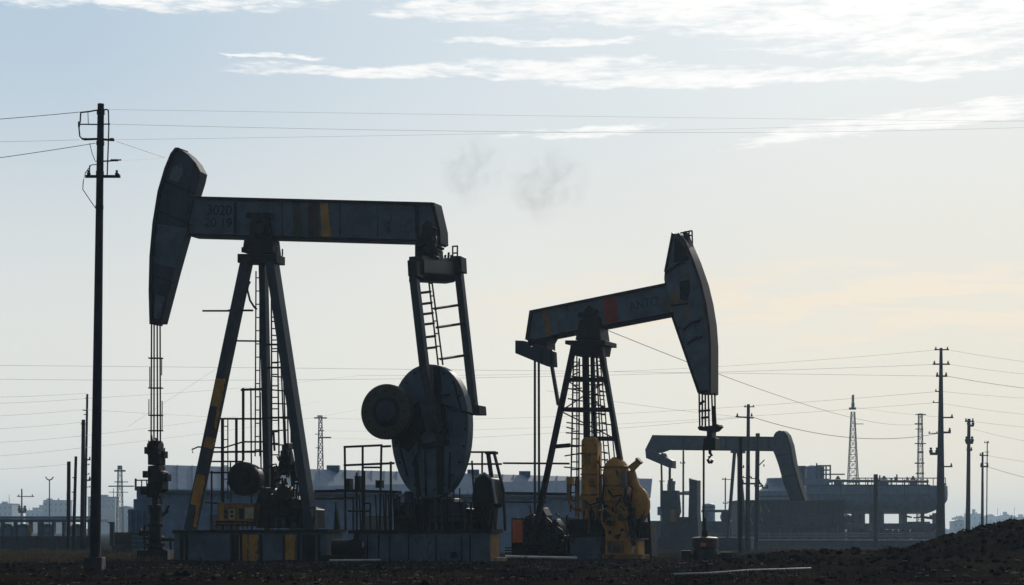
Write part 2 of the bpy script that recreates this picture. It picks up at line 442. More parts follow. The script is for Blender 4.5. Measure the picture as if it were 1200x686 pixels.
# samson post
sd = J.slab('saddle_bearing', M['dark'], r, [(286, 279), (318, 280), (320, 297), (283.5, 296)], -.4, .05, .02)
J.slab('bracket', M['dark'], sd, [(291, 296), (293, 262), (297, 252), (303, 248.5), (309, 252), (315, 262), (321, 296), (312, 296), (308, 264), (303, 259), (299, 264), (298, 296)], -.36, -.25, .01)
J.slab('bracket', M['dark'], sd, [(288, 249), (318, 250), (318, 256), (288, 255)], -.30, -.2)
J.disc(MB(), 304, 268, 7, -.42, -.2).build('pin', M['dark'], sd)
for x in (284, 289.5, 318, 324): J.T('bolt', M['dark'], sd, (x, 296, -.42), (x, 290, -.42), 1.1)
J.slab('top_plate', M['dark'], sd, [(278, 297.5), (324, 298), (324, 308.5), (278, 308)], -.42, .05, .015)
J.T('bolt', M['rail'], sd, (331, 300, -.1), (331, 292, -.1), .9)
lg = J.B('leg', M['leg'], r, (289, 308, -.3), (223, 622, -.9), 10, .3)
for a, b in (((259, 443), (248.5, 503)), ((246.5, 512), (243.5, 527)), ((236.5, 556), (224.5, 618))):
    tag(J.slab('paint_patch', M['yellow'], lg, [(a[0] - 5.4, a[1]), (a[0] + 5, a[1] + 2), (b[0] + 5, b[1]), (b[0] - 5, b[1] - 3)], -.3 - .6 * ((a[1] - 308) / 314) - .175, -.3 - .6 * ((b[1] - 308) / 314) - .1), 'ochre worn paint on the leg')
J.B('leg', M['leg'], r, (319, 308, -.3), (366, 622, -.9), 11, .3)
J.B('leg', M['leg'], r, (308.5, 306, .1), (315.5, 622, .5), 8, .2)
cbm = J.B('crossbar', M['rail'], r, (268, 399.5, -.4), (306, 400, .1), 1.6, .08)
for a, b in (((268, 364, -.4), (296, 364, -.4)), ((283, 457, -.5), (309, 456, .2)), ((312, 404, .2), (332, 404, -.3)), ((314, 431, .3), (336, 431, -.3)), ((259, 491, -.3), (312, 491, -.3)), ((247, 530, -.3), (312, 529, -.3)), ((314, 490, -.2), (343, 489, -.2))):
    J.B('crossbar', M['rail'], r, a, b, 2, .08)
J.T('grease_pipe', M['rail'], r, (237.5, 364.5, -.4), (271, 364.5, -.4), 1.1)
mb = MB(); mb.path([J.P(*p) for p in ((293, 330, -.35), (290, 340, -.35), (293, 352, -.35), (298, 360, -.35), (301, 363, -.3))], .03); mb.build('hose', M['dark'], r)
J.ladder(r, (300, 318, .25), (299, 535, .25), (304.5, 318, .25), (304.5, 535, .25), 14, .9)
J.ladder(r, (318, 325, .1), (318.5, 540, -.1), (324.5, 325, .1), (327, 540, -.1), 16, 1.0)
J.T('stay_rod', M['rail'], r, (326, 345, -.1), (334, 540, -.3), .9)
J.T('stay_rod', M['rail'], r, (331, 400, -.1), (336, 560, -.3), .9)
for x0, y0, y1, v in ((261, 490, 622, -.4), (277, 491, 545, -.3), (285, 455, 540, -.2)):
    J.B('upright', M['rail'], r, (x0, y0, v), (x0, y1, v), 2.2, .06)
# guard frames low in the A-frame
J.frame(r, [((248, 552, -.5), (248, 622, -.5)), ((262, 575, -.5), (262, 622, -.5))], [((246, 554, -.5), (268, 554, -.5)), ((240, 589, -.5), (266, 590, -.5))], 1.1)
J.ladder(r, (259.5, 492, .2), (259.5, 585, .2), (267, 492, .2), (267, 585, .2), 6, .8)
mb = MB(); mb.path([J.P(*p) for p in ((226, 531, -.9), (225, 527, -.9), (232, 524, -.9), (262, 525, -.6), (285, 518, -.4))], .022); mb.build('hose', M['dark'], r)
for k_ in range(12):
    y = 345 + k_ * 16; J.T('cage_hoop', M['rail'], r, (318, y, .1), (332 + (y - 345) * .03, y + rnd.uniform(-1, 2), -.2), .8)
for x0, x1, y in ((285, 312, 457), (285, 312, 518), (262, 300, 530), (247, 285, 541), (266, 300, 566)): J.T('rail', M['rail'], r, (x0, y, -.1), (x1, y, -.1), 1.0)
for x, y0, y1 in ((294, 455, 622), (305, 460, 560), (270, 541, 622), (312, 520, 600), (337, 470, 560), (341, 500, 590)): J.T('upright', M['rail'], r, (x, y0, -.1), (x + 1, y1, -.1), .9)
# motor, flywheel and control boxes under the A-frame
fw = J.disc(MB(), 283, 561, 19.5, -.75, -.2, [(0, .80), (.02, .97), (.06, 1), (.35, 1), (.36, .93), (.9, .9), (1, .85)]).build('flywheel', M['dark'], r)
J.disc(MB(), 283, 561, 8, -.82, -.74).build('hub', M['rail'], fw)
J.disc(MB(), 283, 561, 13.5, -.765, -.745).build('rim_ring', M['dark'], fw)
cbx = J.slab('control_box', M['ochre'], r, [(255, 589), (297, 590), (297, 617), (255, 616)], -.85, -.45, .01)
for x0, x1, y0, y1, m in ((268, 275, 597, 609, 'panel'), (287, 297, 595, 608, 'panel'), (256, 262, 591, 611, 'yellow'), (280, 285, 596, 608, 'dark')):
    J.slab('cover_or_shade_plate', M[m], cbx, [(x0, y0), (x1, y0), (x1, y1), (x0, y1)], -.862, -.845)
for x, y in ((264.5, 600), (264.5, 606), (271.5, 600), (271.5, 605)): J.slab('gauge', M['dark'], cbx, [(x - 1.6, y - 1.6), (x + 1.6, y - 1.6), (x + 1.6, y + 1.6), (x - 1.6, y + 1.6)], -.875, -.86)
J.frame(cbx, [((x, 611, -.95), (x, 620, -.95)) for x in range(254, 302, 6)], [((252, 611, -.95), (301, 612, -.95)), ((252, 615.5, -.95), (301, 616, -.95))], .7)
mo = J.slab('gear_motor', M['dark'], r, [(300, 588), (303, 577), (313, 574), (318, 580), (340, 581), (346, 590), (352, 594), (362, 597), (362, 619), (300, 619)], -.5, .4, .02)
J.disc(MB(), 309, 577, 6, -.6, .1, n=24).build('motor_drum', M['dark'], mo)
J.disc(MB(), 331, 578, 9, -.62, -.2, n=24).build('gear_wheel', M['dark'], mo)
J.disc(MB(), 346, 590, 6, -.62, -.3, n=24).build('gear_wheel', M['dark'], mo)
for q in ([(326, 546), (329, 528), (336, 526), (339, 540), (338, 556), (327, 557)], [(341, 545), (345, 542), (347, 560), (342, 562)], [(317, 548), (322, 546), (323, 572), (317, 572)], [(330, 522), (337, 519), (338, 526), (330, 527)]):
    J.slab('valve_box', M['dark'], mo, q, -.45 + rnd.uniform(-.1, .2), -.1, .01)
for k in range(64):
    x = rnd.uniform(318, 354); y = rnd.uniform(528, 612); a = rnd.random() < .35
    if x > 336 + (y - 520) * .2: x = 336 + (y - 520) * .15
    l = rnd.uniform(5, 22)
    J.T('pipe', M[rnd.choice(('dark', 'rail', 'dark'))], mo, (x, y, rnd.uniform(-.7, -.1)), (x + (l * .5 if a else rnd.uniform(-2, 2)), y + (rnd.uniform(-2, 2) if a else -l), rnd.uniform(-.7, -.1)), rnd.uniform(.5, 1.5), 6)
for k in range(12):
    x = rnd.uniform(302, 358); h = rnd.uniform(5, 16)
    J.slab('valve_box', M[rnd.choice(('dark', 'rail', 'leg'))], mo, [(x, 618 - h), (x + 6, 618 - h), (x + 6, 618), (x, 618)], -.75 + k * .01, -.45)
for k in range(9):
    x = rnd.uniform(312, 352); y = rnd.uniform(545, 600)
    m_ = MB(); m_.path([J.P(x + dx, y + dy, -.6) for dx, dy in ((0, 0), (3, -4 + k % 3), (7, -3), (9, 3), (8, 10 + k))], .022, 6); m_.build('hose', M['dark'], mo)
J.frame(r, [((x, 594, -.98), (x, 622, -.98)) for x in (326, 340, 354, 368)], [((320, 595, -.98), (370, 595, -.98)), ((320, 607, -.98), (370, 607, -.98))], .7)
# base under the A-frame
zb = 665
bs = J.slab('base', M['grey'], r, [(204, 625), (382, 624), (382, zb), (204, zb)], -1.0, -.1, .01)
J.slab('deck_plate', M['dark'], bs, [(202, 621.5), (384, 620.5), (384, 624.2), (202, 625.2)], -1.05, -.05)
for x0, x1, m in ((280, 290, 'yellow'), (291.5, 302, 'yellow'), (332, 346, 'yellow')):
    tag(J.slab('paint_band', M[m], bs, [(x0, 627), (x1, 626.5), (x1 - 1, 658), (x0, 658)], -1.012, -.99), 'yellow painted band')
for x in (211, 217, 270, 281, 304, 331, 348, 360, 372): J.slab('rib', M['dark'], bs, [(x, 626), (x + 1.8, 626), (x + 1.8, zb), (x, zb)], -1.05, -.99)
for x0, x1 in ((272, 279), (353, 369)): J.slab('shadow_recess_plate', M['dark'], bs, [(x0 + .2, 627), (x1, 627), (x1, 658), (x0 + .2, 658)], -1.02, -.99)  # dark plates that paint the shade of recesses onto the base
bs.children[-1].name = 'cover_or_shade_plate'; bs.children[-2].name = 'cover_or_shade_plate'
# ---- rear end: bearing, equalizer, pitman arms
A_ = [J.P(x, y, -1.15) for x, y in [(479, 301), (494, 300), (497, 306), (497, 320), (490, 329), (479, 331)]]
eq = MB().prism(A_, [p_ + J.n * 2.25 + Vector((0, 0, .26)) for p_ in A_]).build('equalizer', M['dark'], r, bevel=.015)
J.slab('tail_bearing', M['dark'], eq, [(486, 300), (486, 286), (491, 281), (495, 270), (503, 267), (508, 274), (511, 286), (513, 299), (511, 317), (490, 316)], -.32, .05, .015)
for q in ([(488, 283), (496, 279), (497, 287), (489, 291)], [(500, 288), (509, 285), (511, 296), (501, 298)]): J.slab('bearing_lug', M['dark'], eq, q, -.5, -.3, .01)
for x, y in ((489, 296), (493, 303), (507, 300), (511, 293), (499, 262), (505, 266)): J.disc(MB(), x, y, 1.6, -.66, -.3, n=8).build('bolt_head', M['rail'], eq)
J.slab('cheek_plate', M['dark'], eq, [(494, 296), (495, 264), (500, 258), (507, 262), (512, 296)], -.4, -.3)
J.disc(MB(), 502, 281, 5.5, -.52, -.38, n=20).build('bearing_cap', M['dark'], eq)
for x0, y0, x1, y1 in ((492, 284, 520, 292), (495, 276, 501, 294), (505, 275, 508, 290), (488, 290, 497, 296)):
    J.T('bolt_stud', M['dark'], eq, (x0, y0, -.35), (x1, y1, -.35), 1.5)
for k, x in enumerate((518, 522, 526, 529)): J.T('bolt_stud', M['dark'], eq, (x - 1, 306, .5), (x, 296 + k % 2 * 3, .5), 1.3)
J.frame(eq, [((530.5, 306, .8), (530.5, 289, .8)), ((536, 306, .9), (536, 288.5, .9))], [((530, 289, .8), (536.5, 288.5, .9)), ((530, 297, .8), (536.5, 296.5, .9))], .9, 'guard')
for (x, y, v) in ((484, 315, -1.25), (536, 310, 1.0)):
    J.slab('wrist_block', M['dark'], eq, [(x - 7, y - 10), (x + 4, y - 10), (x + 5, y + 9), (x - 6, y + 9)], v - .18, v + .2, .02)
pa = J.B('pitman_arm', M['leg'], r, (484.5, 318, -1.2), (498, 436, -1.2), 8.5, .2)
J.B('extension', M['leg'], pa, (498, 436, -1.2), (513, 506, -1.2), 9, .19, 7)
pb = J.B('pitman_arm', M['leg'], r, (536.5, 308, 1.0), (556, 484, 1.0), 8, .2)
J.slab('wrist_pin', M['dark'], pb, [(548, 475), (561, 475), (562, 486), (549, 486)], .7, 1.2, .02)
ld = J.ladder(r, (502, 325, -.5), (513.5, 428, -.5), (505.5, 325, -.5), (519, 428, -.5), 7, 1.0)
for y, in ((343,), (356,), (368,), (380,), (395,), (408,)):
    f = (y - 325) / 103
    J.B('rung', M['rail'], ld, (487 + 10 * f, y + 1, -1.1), (503 + 11 * f, y - 1, -.5), 1.8, .05)
for y, x in ((361, 542), (383, 545), (420, 549)): J.B('rung', M['rail'], ld, (504 + 13 * (y - 325) / 103, y + 1, -.45), (x, y - 4, 1.0), 2, .05)
# counterweight disc and crank
def oval(cx, cy, rx, ry, n=44, e=2.0, bot=1.0):
    return [(cx + rx * math.copysign(abs(math.cos(t)) ** (2 / e), math.cos(t)), cy + ry * math.copysign(abs(math.sin(t)) ** (2 / e), math.sin(t)) * (bot if math.sin(t) > 0 else 1)) for t in [2 * math.pi * k / n for k in range(n)]]
ov = oval(503, 497, 45.5, 70, 48, 2.15, 1.26)
cw = J.slab('counterweight', M['grey'], r, ov, -.85, -.5, .02)
J.slab('band', M['dark'], cw, [(508, 430), (516, 430), (520, 520), (520, 580), (512, 580), (511, 520)], -.87, -.845)
J.slab('band', M['dark'], cw, [(492, 520), (526, 515), (526, 522), (492, 527)], -.88, -.845)
J.slab('band', M['dark'], cw, [(484, 540), (489, 540), (493, 582), (488, 582)], -.875, -.845)
J.slab('band', M['dark'], cw, [(466, 492), (490, 470), (499, 505), (478, 530), (463, 520)], -.865, -.845)
for k_ in range(22):
    t_ = 2 * math.pi * k_ / 22; J.disc(MB(), 503 + 41.5 * math.cos(t_), 503 + 72 * math.sin(t_), 1.3, -.885, -.845, n=8).build('bolt_head', M['dark'], cw)
for q in ([(462, 505), (464, 505), (478, 556), (476, 557)], [(530, 445), (532, 446), (541, 480), (539, 480)], [(526, 530), (528, 530), (527, 572), (525, 574)], [(497, 528), (499, 528), (500, 582), (498, 582)]): J.slab('rib', M['dark'], cw, q, -.875, -.845)
J.slab('crank', M['leg'], cw, [(500, 468), (513, 470), (519, 500), (509, 508), (502, 500)], -1.08, -.85, .015)
J.disc(MB(), 508, 500, 5, -1.32, -.86).build('crank_pin', M['dark'], cw)
mb = MB(); mb.path([J.P(*p) for p in ((505, 466, -.93), (528, 462, -.93))], .03); mb.path([J.P(*p) for p in ((519, 476, -.93), (524, 500, -.93), (520, 522, -.93), (494, 525, -.93), (491, 508, -.93))], .035)
mb.path([J.P(*p) for p in ((493, 500, -.93), (490, 530, -.93), (483, 545, -.93))], .03); mb.path([J.P(*p) for p in ((518, 474, -.93), (555, 486, -.93))], .03)
mb.build('brake_cable', M['rail'], cw)
wh = J.disc(MB(), 451, 482.5, 30.5, -1.5, -.75, [(0, .86), (.03, .97), (.08, 1), (.22, 1), (.24, .93), (.6, .88), (1, .7)], 48).build('brake_drum', M['olive'], r)
for k_ in range(12):
    t_ = 2 * math.pi * k_ / 12; J.disc(MB(), 451 + 22.5 * math.cos(t_), 482.5 + 24 * math.sin(t_), 1.3, -1.535, -1.49, n=8).build('bolt_head', M['dark'], wh)
J.disc(MB(), 451, 482.5, 17, -1.56, -1.48, [(0, .7), (.5, .97), (1, 1)]).build('hub', M['dark'], wh)
J.disc(MB(), 451, 482.5, 12, -1.6, -1.55, [(0, .8), (.5, .97), (1, 1)]).build('hub_cap', M['leg'], wh)
J.disc(MB(), 472, 486, 12, -.9, -.5).build('shaft', M['dark'], wh)
# gearbox pedestal and deck rails
gb = J.slab('gearbox', M['dark'], r, [(470, 592), (478, 584), (530, 584), (534, 594), (546, 596), (548, 622), (466, 622), (466, 600)], -.5, .05, .02)
J.slab('gear_cover', M['leg'], gb, [(505, 590), (546, 590), (546, 612), (505, 612)], -.63, -.59)
J.slab('gear_cover', M['leg'], gb, [(474, 576), (486, 576), (486, 606), (474, 606)], -.64, -.59)
for y in (590, 606, 613): J.B('pipe', M['rail'], gb, (462, y, -.75), (557, y - 1, -.75), 1.5, .04)
for k in range(26):
    x = rnd.uniform(462, 556); y = rnd.uniform(572, 606); J.T('pipe', M[rnd.choice(('rail', 'dark', 'dark'))], gb, (x, 622, rnd.uniform(-.75, .0)), (x + rnd.uniform(-1.5, 1.5), y, rnd.uniform(-.75, .0)), rnd.uniform(.5, 1.3), 6)
for k in range(14):
    x = 464 + k * 6.8 + rnd.uniform(-2, 2); J.T('pipe', M[rnd.choice(('rail', 'dark', 'leg'))], gb, (x, 622, -.75), (x + rnd.uniform(-2, 2), rnd.uniform(570, 606), -.75), rnd.uniform(.6, 1.4))
bm_ = J.slab('belt_motor', M['dark'], r, [(552, 584), (556, 562), (566, 556), (575, 561), (579, 575), (579, 592), (569, 597), (554, 596)], -.3, .4, .03)
mb = MB(); mb.path([J.P(*p) for p in ((556, 561, -.35), (568, 555, -.35), (577, 563, -.35), (581, 590, -.35))], .04); mb.build('cover_hoop', M['pipe'], bm_)
J.slab('motor_foot', M['dark'], bm_, [(556, 596), (574, 596), (572, 622), (558, 622)], -.25, .3)
for k in range(10):
    x = rnd.uniform(560, 580); J.T('cable', M['dark'], bm_, (x, 590 + rnd.uniform(0, 8), -.3), (x + rnd.uniform(-8, 8), 621, -.3), rnd.uniform(.7, 1.4))
# rail cage at the left of the disc
J.frame(r, [((404, 524, -.3), (405, 622, -.3)), ((425, 523, -.3), (425, 622, -.3)), ((447, 522, -.3), (445, 622, -.3)), ((458, 541, -.3), (458, 622, -.3))],
        [((403, 524, -.3), (448, 522, -.3)), ((403, 545.5, -.3), (462, 543, -.3)), ((448, 523.5, -.3), (458, 523, -.3))], 1.3)
J.B('walkway', M['dark'], r, (396, 575, -.1), (468, 577, -.1), 3.2, .3)
fr2 = J.frame(r, [((418, 554, -.2), (418, 622, -.2)), ((427, 552, -.2), (427, 622, -.2)), ((452, 576, -.2), (452, 622, -.2)), ((461, 576, -.2), (463, 622, -.2)), ((434, 590, -.2), (434, 622, -.2)), ((393, 589, -.2), (396, 622, -.2)), ((414, 585, -.2), (414, 622, -.2))],
        [((425, 548, -.2), (446, 548, -.2)), ((392, 584, -.2), (416, 584, -.2)), ((408, 599, -.2), (434, 599, -.2)), ((425, 590, -.2), (434, 590, -.2))], 1.1)
J.slab('switch_box', M['dark'], fr2, [(405, 561), (410, 561), (410, 576), (405, 576)], -.35, -.15)
J.slab('switch_box', M['dark'], fr2, [(440, 563), (446, 563), (446, 572), (440, 572)], -.35, -.15)
J.slab('switch_box', M['dark'], fr2, [(415.5, 558), (421, 558), (421, 577), (415.5, 577)], -.35, -.1)
J.slab('conveyor_guard', M['dark'], fr2, [(393, 588), (398, 622), (391, 622)], -.3, -.2)
for x in (421, 440, 449, 455): J.T('pipe', M['rail'], fr2, (x, 580, -.1), (x + 2, 622, -.1), .9)
# rails to the right of the disc
J.frame(r, [((565, 530, 0), (565, 560, 0)), ((553, 540, 0), (558, 622, 0))], [((551, 530, 0), (581, 530, 0)), ((548, 544, 0), (588, 544, 0))], 1.1)
tr = J.B('trestle_post', M['rail'], r, (572, 531, 0), (579, 582, 0), 3.6, .1)
J.B('brace', M['rail'], tr, (579, 531, .2), (590, 575, .2), 2.4, .08)
J.B('brace', M['rail'], tr, (570, 531, 0), (582, 531, 0), 3, .2)
J.B('brace', M['rail'], tr, (590, 575, .2), (592, 622, .2), 1.8, .08)
b2 = J.slab('base', M['grey'], r, [(414, 625.5), (574, 624.5), (574, zb), (414, zb)], -.75, -.1, .01)
J.slab('deck_plate', M['dark'], b2, [(408, 621.5), (576, 620.5), (576, 624.7), (408, 625.7)], -.8, -.05)
for x in (430, 443, 456, 478, 510, 540, 550): J.slab('rib', M['dark'], b2, [(x, 627), (x + 1, 627), (x + 1, zb), (x, zb)], -.775, -.74)
J.slab('hatch', M['dark'], b2, [(528, 647), (535, 647), (535, 654), (528, 654)], -.77, -.74)
endp = MB().prism([J.P(574.3, y, -.72) + J.n * w for y, w in ((626, 0), (626, .55), (656, .55), (656, 0))], [J.P(574.3, y, -.72) + J.n * w + J.u * .012 for y, w in ((626, 0), (626, .55), (656, .55), (656, 0))]).build('end_panel', M['ochre'], b2)
J.B('cable_tray', M['dark'], r, (370, 576, .3), (404, 575.5, .3), 3, .15)
J.B('cable_tray', M['rail'], r, (370, 585, .3), (404, 584.5, .3), 1.5, .1)

# wellhead under the big pumpjack
c = J.P(182, 655, -.12); c.z = gz(c.x, c.y)
w = thing('wellhead', c, 'black wellhead with tall flanged pipe under the big grey pumpjack', 'wellhead', 'wellheads under the pumpjack heads')
k = J.k
mb = MB().lathe(c, (0, 0, 1), [(0, .22), (.35, .22), (.36, .3), (.45, .3), (.46, .17), (.9, .17), (.91, .24), (1.0, .24), (1.01, .15), (1.35, .15), (1.36, .2), (1.5, .2), (1.52, .1), (1.75, .08)], 16)
mb.build('casing', M['dark'], w)
MB().box(c + Vector((0, 0, .12)), .42, .4, .14).build('cellar_box', M['dark'], w)
MB().tube(c + Vector((-.1, 0, .75)), c + Vector((-.38, 0, .75)), .06).build('side_valve', M['rail'], w)
MB().tube(c + Vector((.1, 0, .55)), c + Vector((.55, 0.1, .55)), .05).build('flow_pipe', M['rail'], w)
MB().tube(c + Vector((-.3, 0, .2)), c + Vector((-.3, 0, .95)), .025).build('gauge_pipe', M['rail'], w)
mb = MB(); MB.lathe(mb, c + Vector((-.38, 0, .75)), (1, 0, 0), [(-.05, .02), (-.04, .12), (0, .12), (.01, .02)], 12); mb.build('hand_wheel', M['dark'], w)
for k in range(14):
    a = rnd.uniform(0, 6.28); z0 = rnd.uniform(.1, 1.5); q = c + Vector((math.cos(a) * .2, math.sin(a) * .2, z0))
    MB().tube(q, q + Vector((math.cos(a) * rnd.uniform(0, .2), math.sin(a) * .15, rnd.uniform(-.05, .35))), rnd.uniform(.02, .05)).build('fitting', M[rnd.choice(('dark', 'rail'))], w)
MB().tube(c + Vector((.4, .1, .0)), c + Vector((.4, .1, .62)), .03).build('gauge_pipe', M['rail'], w)

# ================================================================== pumpjack 2 (middle, yellow drive)
J = Jack(690, 48.5, 25)
r = thing('pumpjack', J.C, 'pumpjack with dark lettering on its tilted beam and yellow drive machinery at its foot', 'pumpjack', G1)
wb = J.slab('walking_beam', M['palebeam'], r, [(622, 367), (786, 334), (790, 366), (648, 393.5), (640, 400), (617, 399)], -.14, .14)
mb = MB(); J.ext(mb, [(620.5, 364), (781, 331.5), (781, 334.3), (620.5, 367)], -.2, .2); J.ext(mb, [(645, 393), (790, 365.5), (790, 368.8), (646, 396.4)], -.2, .2)
mb.build('flange', M['dark'], wb)
J.slab('end_plate', M['dark'], wb, [(620.3, 364), (623.5, 364), (619, 398), (615.2, 398)], -.2, .2)
for nm, m, q in (('red', 'red', [(705.5, 350), (722, 347), (725, 378), (709, 381.5)]), ('brown', 'ochre', [(635, 364.3), (641, 363), (648, 392), (640, 393.4)]), ('brown', 'ochre', [(778, 349), (785, 347), (788, 365), (781, 366)])):
    tag(J.slab('paint_band', M[m], wb, q, -.144, -.13), f'{nm} painted band')
J.text('ANTO', wb, (738.5, 365.3), (772.5, 357.4), -.142, 10.5, M['ink'], thin=-.012)
front = [(787.5, 273.5), (794, 274), (801.5, 284), (811, 306), (820, 332), (825.5, 355), (829.5, 380), (831.5, 405), (831.5, 460), (818, 460.5), (786.5, 370), (783, 356), (779, 334), (778, 327), (778.5, 319)]
hd = J.slab('horse_head', M['pale'], r, front, -.2, .3, .02)
arc = [(788, 272.5), (795.5, 273), (803.5, 283), (813, 305), (822, 331), (827.5, 354), (831.5, 379), (833.3, 404), (833.3, 461)]
mb = MB(); J.ext(mb, arc[1:] + [(x - 3, y + 1.0) for x, y in arc[:0:-1]], -.28, .36); mb.build('wireline_plate', M['brown'], hd)
J.slab('edge_flange', M['dark'], hd, [(786, 370), (788.2, 369), (820, 460.5), (817.3, 460.5)], -.25, .33); J.slab('edge_flange', M['dark'], hd, [(787, 272), (789, 274), (780.5, 319), (778, 318.5)], -.25, .33)
J.slab('edge_flange', M['dark'], hd, [(816, 457), (832, 457), (832, 461.5), (818, 461.5)], -.24, .34)
for pts in (((779, 320), (785, 315), (793, 309), (802, 305)), ((800, 386), (806, 380), (812, 376.5), (820, 374.5)), ((805, 402), (810, 398), (816, 395), (822, 393.5))):
    J.slab('stiffener', M['dark'], hd, list(pts) + [(x, y + 2.4) for x, y in pts[::-1]], -.27, -.195)
J.slab('bracket', M['dark'], hd, [(796, 330), (807, 328), (808, 340), (804, 352), (797, 351)], -.25, -.195, .01)
for q in ([(788, 343), (793, 341), (796, 357), (791, 358)], [(796, 353), (801, 352), (803, 358), (798, 359)], [(801, 366), (809, 364), (810, 370), (804, 372)]):
    tag(J.slab('paint_patch', M['ochre'], hd, q, -.204, -.195), 'rusty ochre patch')
J.slab('paint_patch', M['dark'], hd, [(790, 281), (795, 279), (803, 292), (808, 305), (790, 308)], -.203, -.195)
J.slab('seam', M['dark'], hd, [(786, 357.5), (806, 355), (806, 356.6), (786, 359.2)], -.22, -.195)
cg = J.frame(hd, [((803, 290, .1), (803, 271, .1)), ((807.5, 292, .1), (807.5, 270.5, .1)), ((811.5, 291, .3), (811, 270.5, .3))], [((797, 273.5, .1), (811, 270.5, .2)), ((798, 277.5, .1), (811, 276, .2))], .9, 'top_cage')
J.slab('cage_plate', M['dark'], cg, [(800, 274), (804, 272), (809, 288), (811, 297), (806, 290)], .0, .25)
br = None
for x0, x1 in ((819.3, 820), (823, 823), (826.5, 826.6), (830, 831), (834, 835.5), (837.6, 838.5)):
    o = J.T('bridle_rope' if br is None else 'strand', M['dark'], r if br is None else br, (x0, 460.5, 0), (x1, 502, 0), 1.0); br = br or o
for a, b in (((819, 482), (832, 481)), ((822, 490), (830, 489)), ((820, 474), (825, 470))): J.B('spacer', M['dark'], br, (*a, -.05), (*b, -.05), 2.2, .1)
J.B('spacer', M['dark'], br, (836.5, 476, 0), (838, 500, 0), 3, .1)
cb = J.slab('carrier_bar', M['dark'], r, [(817, 501), (820, 499), (824, 500), (836, 498.5), (841, 497), (843, 500), (838, 505), (834, 506), (834, 513), (838, 513), (838, 527), (824, 527), (824, 513), (828, 513), (828, 505), (819, 504.5)], -.2, .2, .015)
hk = MB(); hk.path([J.P(x, y, 0) for x, y in ((832, 527), (832, 531), (834, 534), (831, 536), (829.5, 539), (831, 542), (833.5, 542), (835, 539))], .045, 7); hk.build('hook', M['dark'], cb)
J.T('polished_rod', M['dark'], r, (824.7, 520, 0), (824.5, 634, 0), 1.2)
sd = J.slab('saddle_bearing', M['dark'], r, [(679, 375), (700, 371), (704, 398.5), (674, 398.5)], -.4, .3, .015)
J.slab('bracket', M['dark'], sd, [(680, 398), (684, 364), (690, 357), (697, 364), (703, 398), (697, 398), (691, 370), (687, 398)], -.3, -.2, .01)
J.slab('bracket', M['dark'], sd, [(677, 367), (700, 363), (700, 367), (677, 371)], -.26, -.16)
J.slab('top_plate', M['dark'], sd, [(662, 399), (709, 399), (709, 404.5), (662, 403.5)], -.5, .4, .01)
J.slab('top_plate', M['dark'], sd, [(668, 405.2), (706, 405.2), (704, 416), (669, 416)], -.4, .3, .01)
J.T('bolt', M['dark'], sd, (702, 399, -.3), (702, 386, -.3), 1); J.T('bolt', M['dark'], sd, (705, 399, .2), (704, 386, .2), 1)
J.B('leg', M['dark'], r, (672, 408, -.3), (629, 614, -.8), 5.4, .16)
J.B('leg', M['dark'], r, (704.5, 408, -.3), (744, 640, -.8), 5.2, .16)
J.B('leg', M['dark'], r, (686, 408, .1), (690, 640, .4), 7, .12)
J.B('leg', M['dark'], r, (694, 408, .3), (702, 640, 1.0), 3.5, .12)
for x0, x1, y in ((664, 711, 445), (656, 716, 480), (690, 723, 514)): J.B('crossbar', M['dark'], r, (x0, y, -.45), (x1, y + .5, -.45), 5, .12)
J.B('crossbar', M['dark'], r, (650, 523.5, -.5), (668, 522, -.2), 4.5, .12)
J.ladder(r, (672, 420, .2), (668.5, 600, .2), (679, 420, .2), (678, 600, .2), 20, 1.0)
J.ladder(r, (692.5, 412, .2), (694, 530, .2), (698.5, 412, .2), (704, 530, .2), 13, .9)
J.ladder(r, (699, 410, .5), (709, 545, .5), (702, 410, .5), (715, 545, .5), 15, .8)
for a, b in (((670, 432), (680, 425)), ((671, 440), (679, 436)), ((669, 456), (682, 455)), ((700, 428), (709, 430)), ((703, 458), (711, 460)), ((664, 501), (673, 503)), ((708, 497), (716, 498))):
    J.T('clip_rod', M['rail'], r, (*a, .1), (*b, .1), .8)
for k_ in range(16):
    y = 418 + k_ * 11; f = (y - 408) / 206
    J.T('cage_hoop', M['dark'], r, (688 + rnd.uniform(-2, 2), y, .5), (706 + 10 * f, y + rnd.uniform(-2, 4), .3), .8)
for k_ in range(11):
    y = 416 + k_ * 13; f = (y - 408) / 206
    J.T('cage_hoop', M['dark'], r, (669 - 12 * f, y + rnd.uniform(-2, 2), -.1), (684, y + rnd.uniform(-4, 4), .3), .8)
for a, b in (((664, 445), (709, 480)), ((712, 446), (660, 480)), ((657, 482), (720, 514)), ((676, 410), (676, 590)), ((710, 420), (722, 560))): J.T('brace_rod', M['dark'], r, (*a, .6), (*b, .6), .8)
eq = J.slab('equalizer', M['leg'], r, [(603.5, 399), (614, 399.5), (617, 404), (622, 407.5), (627, 403), (640, 407), (648.5, 412), (649.5, 430), (641, 429.5), (603.5, 414)], -.7, -.45, .015)
J.slab('tail_bearing', M['dark'], eq, [(624, 398), (645, 394), (641, 401), (641, 411), (626, 407)], -.4, .2, .01)
J.disc(MB(), 622, 401, 4.5, -.5, -.1, n=20).build('pin', M['dark'], eq)
for x in (604, 634, 645): J.slab('plate', M['dark'], eq, [(x, 402 if x < 620 else 409), (x + 2, 402 if x < 620 else 409.5), (x + 2, 414 if x < 620 else 427.5), (x, 414 if x < 620 else 427)], -.72, -.69)
J.T('pitman_rod', M['leg'], r, (626.8, 420, -.55), (626.8, 602, -.55), 1.4)
J.T('pitman_rod', M['leg'], r, (631.4, 422, -.5), (631.8, 602, -.5), 1.4)
